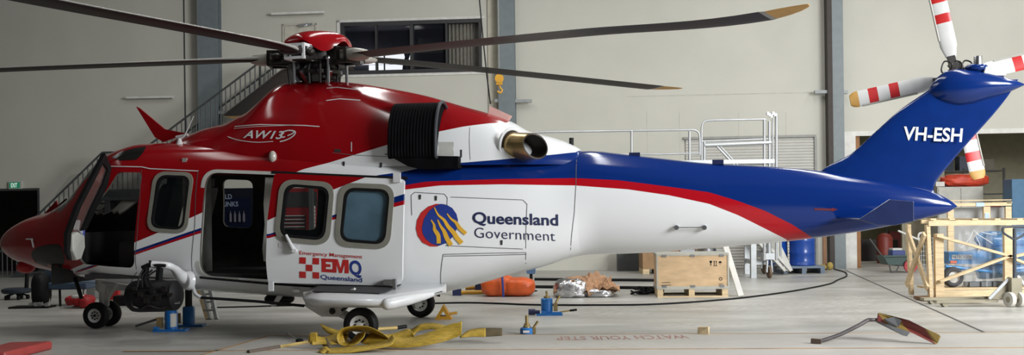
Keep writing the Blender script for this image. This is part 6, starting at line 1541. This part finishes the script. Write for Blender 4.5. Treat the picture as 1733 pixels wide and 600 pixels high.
# nitrogen cart
M_nblue=mat('nitrogen_blue',(.03,.20,.47),.4,coat=.3,var=.08)
nc=thing('nitrogen_cart','blue nitrogen service cart with a rubber-tyred wheel wrapped in clear plastic','cart',(P(1650,490,.4).x,Yf+.6,P(1584,488).z))
q=[P(1606,426,.35),P(1655,426,.35),P(1700,416,.35),P(1775,416,.35),P(1775,446,.35),P(1700,446,.35),P(1606,446,.35)]
mb=MB(); mb.prism(q,(0,.5,0)); build('cart_body',mb,M_nblue,nc)
mb=MB(); c=P(1690,405,.6); mb.lathe([(.04,-.75),(.13,-.65),(.15,-.5),(.15,.8),(.1,.9)],c+V((.35,0,-.02)),(1,0,-.04),24); build('gas_cylinder',mb,M_nblue,nc,smooth=40)
mb=MB(); c=P(1720,455,.5); mb.lathe([(.10,-.65),(.12,-.55),(.12,.6)],c,(1,0,.08),20); build('gas_cylinder',mb,M_nblue,nc,smooth=40)
a=P(1611,438,.34); b=P(1645,430.5,.34); mb=MB(); mb.box((a.x,Yf+.335,a.z),(b.x,Yf+.345,b.z)); pnl=build('name_plate',mb,M_trimw,nc)
mb=MB(); o=P(1612.5,436.8,.33); e=P(1644,436.8,.33); text_on(mb,'NITROGEN',o,V((e.x-o.x,0,0)),V((0,0,.052)),.015); build('lettering',mb,mat('plate_grey_text',(.08,.13,.25),.5),pnl)
mb=MB(); a=P(1608,445,.34); b=P(1619,440.5,.34); mb.box((a.x,Yf+.33,a.z),(b.x,Yf+.345,b.z)); build('orange_badge',mb,mat('orange_badge',(.6,.13,.05),.5),nc)
c=P(1612,468,.28); R=c.z-P(1584,488).z
mb=MB(); pr=[(R*.55,-.07)]+[(R-.28*R*(1-abs(cos(-pi/2+pi*i/10))**.6),.08*sin(-pi/2+pi*i/10)) for i in range(11)]+[(R*.55,.07)]; mb.lathe(pr,c,(0,1,0),28,caps=False); ww=build('wheel',mb,mat('tyre_grey',(.05,.05,.055),.7),nc,smooth=40)
mb=MB(); mb.lathe([(R*.15,-.05),(R*.5,-.03),(R*.57,-.06),(R*.57,.06)],c,(0,1,0),24); build('wheel_rim',mb,M_trimw,ww,smooth=40)
mb=MB(); mb.tube([P(1600,450,.3),P(1700,462,.3),P(1775,452,.3)],.03,8); build('chassis_tube',mb,M_nblue,nc,smooth=50)
M_film=glass('clear_film',(.75,.78,.80),.20,.25)
mb=MB(); rnd=random.Random(8); rows=[]
for j in range(9):
    row=[]
    for i in range(25):
        x=1622+140*i/24; y=384+100*j/8; d=.26+.05*sin(i*.9+j*1.3)+.04*sin(i*2.3-j); p=P(x,y,d); p.z=max(p.z,P(1584,487).z); row.append(p)
    rows.append(row)
mb.grid(rows); build('plastic_wrap',mb,M_film,nc,smooth=25)
mb=MB()
for pts in ([(1646,386),(1655,396),(1668,404),(1680,412)],[(1652,400),(1658,414),(1655,428)],[(1660,392),(1680,396),(1700,392)],[(1625,420),(1640,404),(1648,388)]):
    Pp=[P(x,y,.2) for x,y in pts]; mb.tube(catmull(Pp,5),.006,6)
build('plastic_fold',mb,glass('film_fold',(.85,.87,.88),.6,.2),nc,smooth=50)
for i,(x,y) in enumerate(((1645,484),(1665,486),(1685,484))):
    p=P(x,y,.3); p.z=P(1584,488).z+.05; mb=MB(); mb.obox(p,(.10,.02,0),(-.02,.08,0),(0,0,.04)); tag(build('packed_part',mb,mat('packed_grey',(.12,.13,.14),.5)),'%s grey packed part on the floor of the pine frame'%['left','middle','right'][i],'part','grey parts packed on the pine frame floor')
# pallet jack
Yp=fl(1700,519).y
pj=thing('pallet_jack','beige hand pallet jack with white wheels parked under the pine frame','pallet jack',(fl(1705,519).x,Yp,0))
P=lambda x,y,d=0: atY(x,y,Yp+d)
M_bge=mat('pallet_jack_beige',(.30,.27,.19),.45,var=.12)
for x in (1709,1725):
    c=P(x,507); c.z=.115; mb=MB(); mb.lathe([(.075,-.035),(.11,-.035),(.115,-.025),(.115,.025),(.11,.035),(.075,.035)],c,(.97,.25,0),24); w=build('steer_wheel',mb,mat('white_wheel',(.6,.58,.52),.5),pj,smooth=40)
    mb=MB(); mb.lathe([(.02,-.04),(.075,-.03),(.075,.03),(.02,.04)],c,(.97,.25,0),20); build('wheel_hub',mb,M_bge,w,smooth=40)
mb=MB(); q=[P(1675,505,.1),P(1709,468,.1),P(1714,470,.1),P(1716,500,.1),P(1700,503,.1),P(1690,506,.1)]; mb.prism(q,(0,.06,0)); mb.obox(P(1717,487,.05),(.08,0,0),(0,.08,0),(0,0,.16)); mb.obox(P(1718,500,.05),(.10,0,0),(0,.06,0),(0,0,.03)); build('pump_body',mb,M_bge,pj)
for y in (.12,.62):
    mb=MB(); a=P(1690,506); mb.box((a.x-.9,Yp+y,.06),(a.x+.05,Yp+y+.16,.10)); mb.lathe([(.05,-.06),(.05,.06)],(a.x-.75,Yp+y+.08,.05),(0,1,0),14); build('fork',mb,M_bge,pj)
mb=MB(); mb.bar(P(1674,505,.08),P(1706,472,.06),.03,.04); mb.bar(P(1722,466),P(1745,495),.03,.04); build('stay',mb,M_alu,pj)
mb=MB(); mb.tube([P(1717,484),P(1717,386)],.028,10); h=build('tiller',mb,mat('tiller_grey',(.05,.06,.075),.45),pj,smooth=40)
mb=MB(); mb.tube(catmull([P(1717,404),P(1708,400),P(1698,393),P(1697,386),P(1702,383.5),P(1717,383),P(1732,383.5),P(1737,386),P(1736,393),P(1727,400)],5,closed=True),.018,8,closed=True); build('tiller_handle',mb,MATS['tiller_grey'],h,smooth=40)

# ---------------------------------------------------------------- light
def area(name,loc,tgt,sx,sy,power,col=(1,1,1)):
    d=bpy.data.lights.new(name,'AREA'); d.shape='RECTANGLE'; d.size=sx; d.size_y=sy; d.energy=power; d.color=col
    o=bpy.data.objects.new(name,d); COL.objects.link(o); o.location=loc; o.rotation_euler=(V(tgt)-V(loc)).to_track_quat('-Z','Y').to_euler(); return o
area('door_daylight',(13.5,4,6.2),(4,20,1.2),7,4.5,3500,(.97,.985,1))
for k,(x,p_) in enumerate(((-12,50),(-7,115),(-2.5,310),(2,290),(7,360),(12,400))):
    area('skylight_strip',(x,17.5,9.5),(x,17.5,0),.55,11,p_,(1,1,.98))
area('storeroom_fill',(wpt((R_right[0]+16)/2,3.7,-3.5)),(wpt((R_right[0]+16)/2,0,-3.5)),4,2,60,(1,.96,.85))  # added fill light for the storeroom, no fixture modelled
W=bpy.data.worlds.new('overcast'); SC.world=W; W.use_nodes=True
bg=W.node_tree.nodes['Background']; bg.inputs[0].default_value=(.85,.92,1,1); bg.inputs[1].default_value=.06

# ---------------------------------------------------------------- camera
cd=bpy.data.cameras.new('camera'); cd.sensor_fit='HORIZONTAL'; cd.sensor_width=36; cd.lens=36*F/1733; cd.shift_y=(CY-300)/1733; cd.clip_end=200
cam=bpy.data.objects.new('camera',cd); COL.objects.link(cam); cam.location=(0,0,H0)
cam.rotation_euler=(Matrix.Rotation(pi/2,3,'X')@Matrix.Rotation(-RHO,3,'Z')).to_euler()
SC.camera=cam
SC.view_settings.view_transform='Standard'; SC.view_settings.look='None'; SC.view_settings.exposure=0; SC.view_settings.gamma=1
SC.cycles.use_denoising=True
SC.cycles.max_bounces=8; SC.cycles.transparent_max_bounces=12
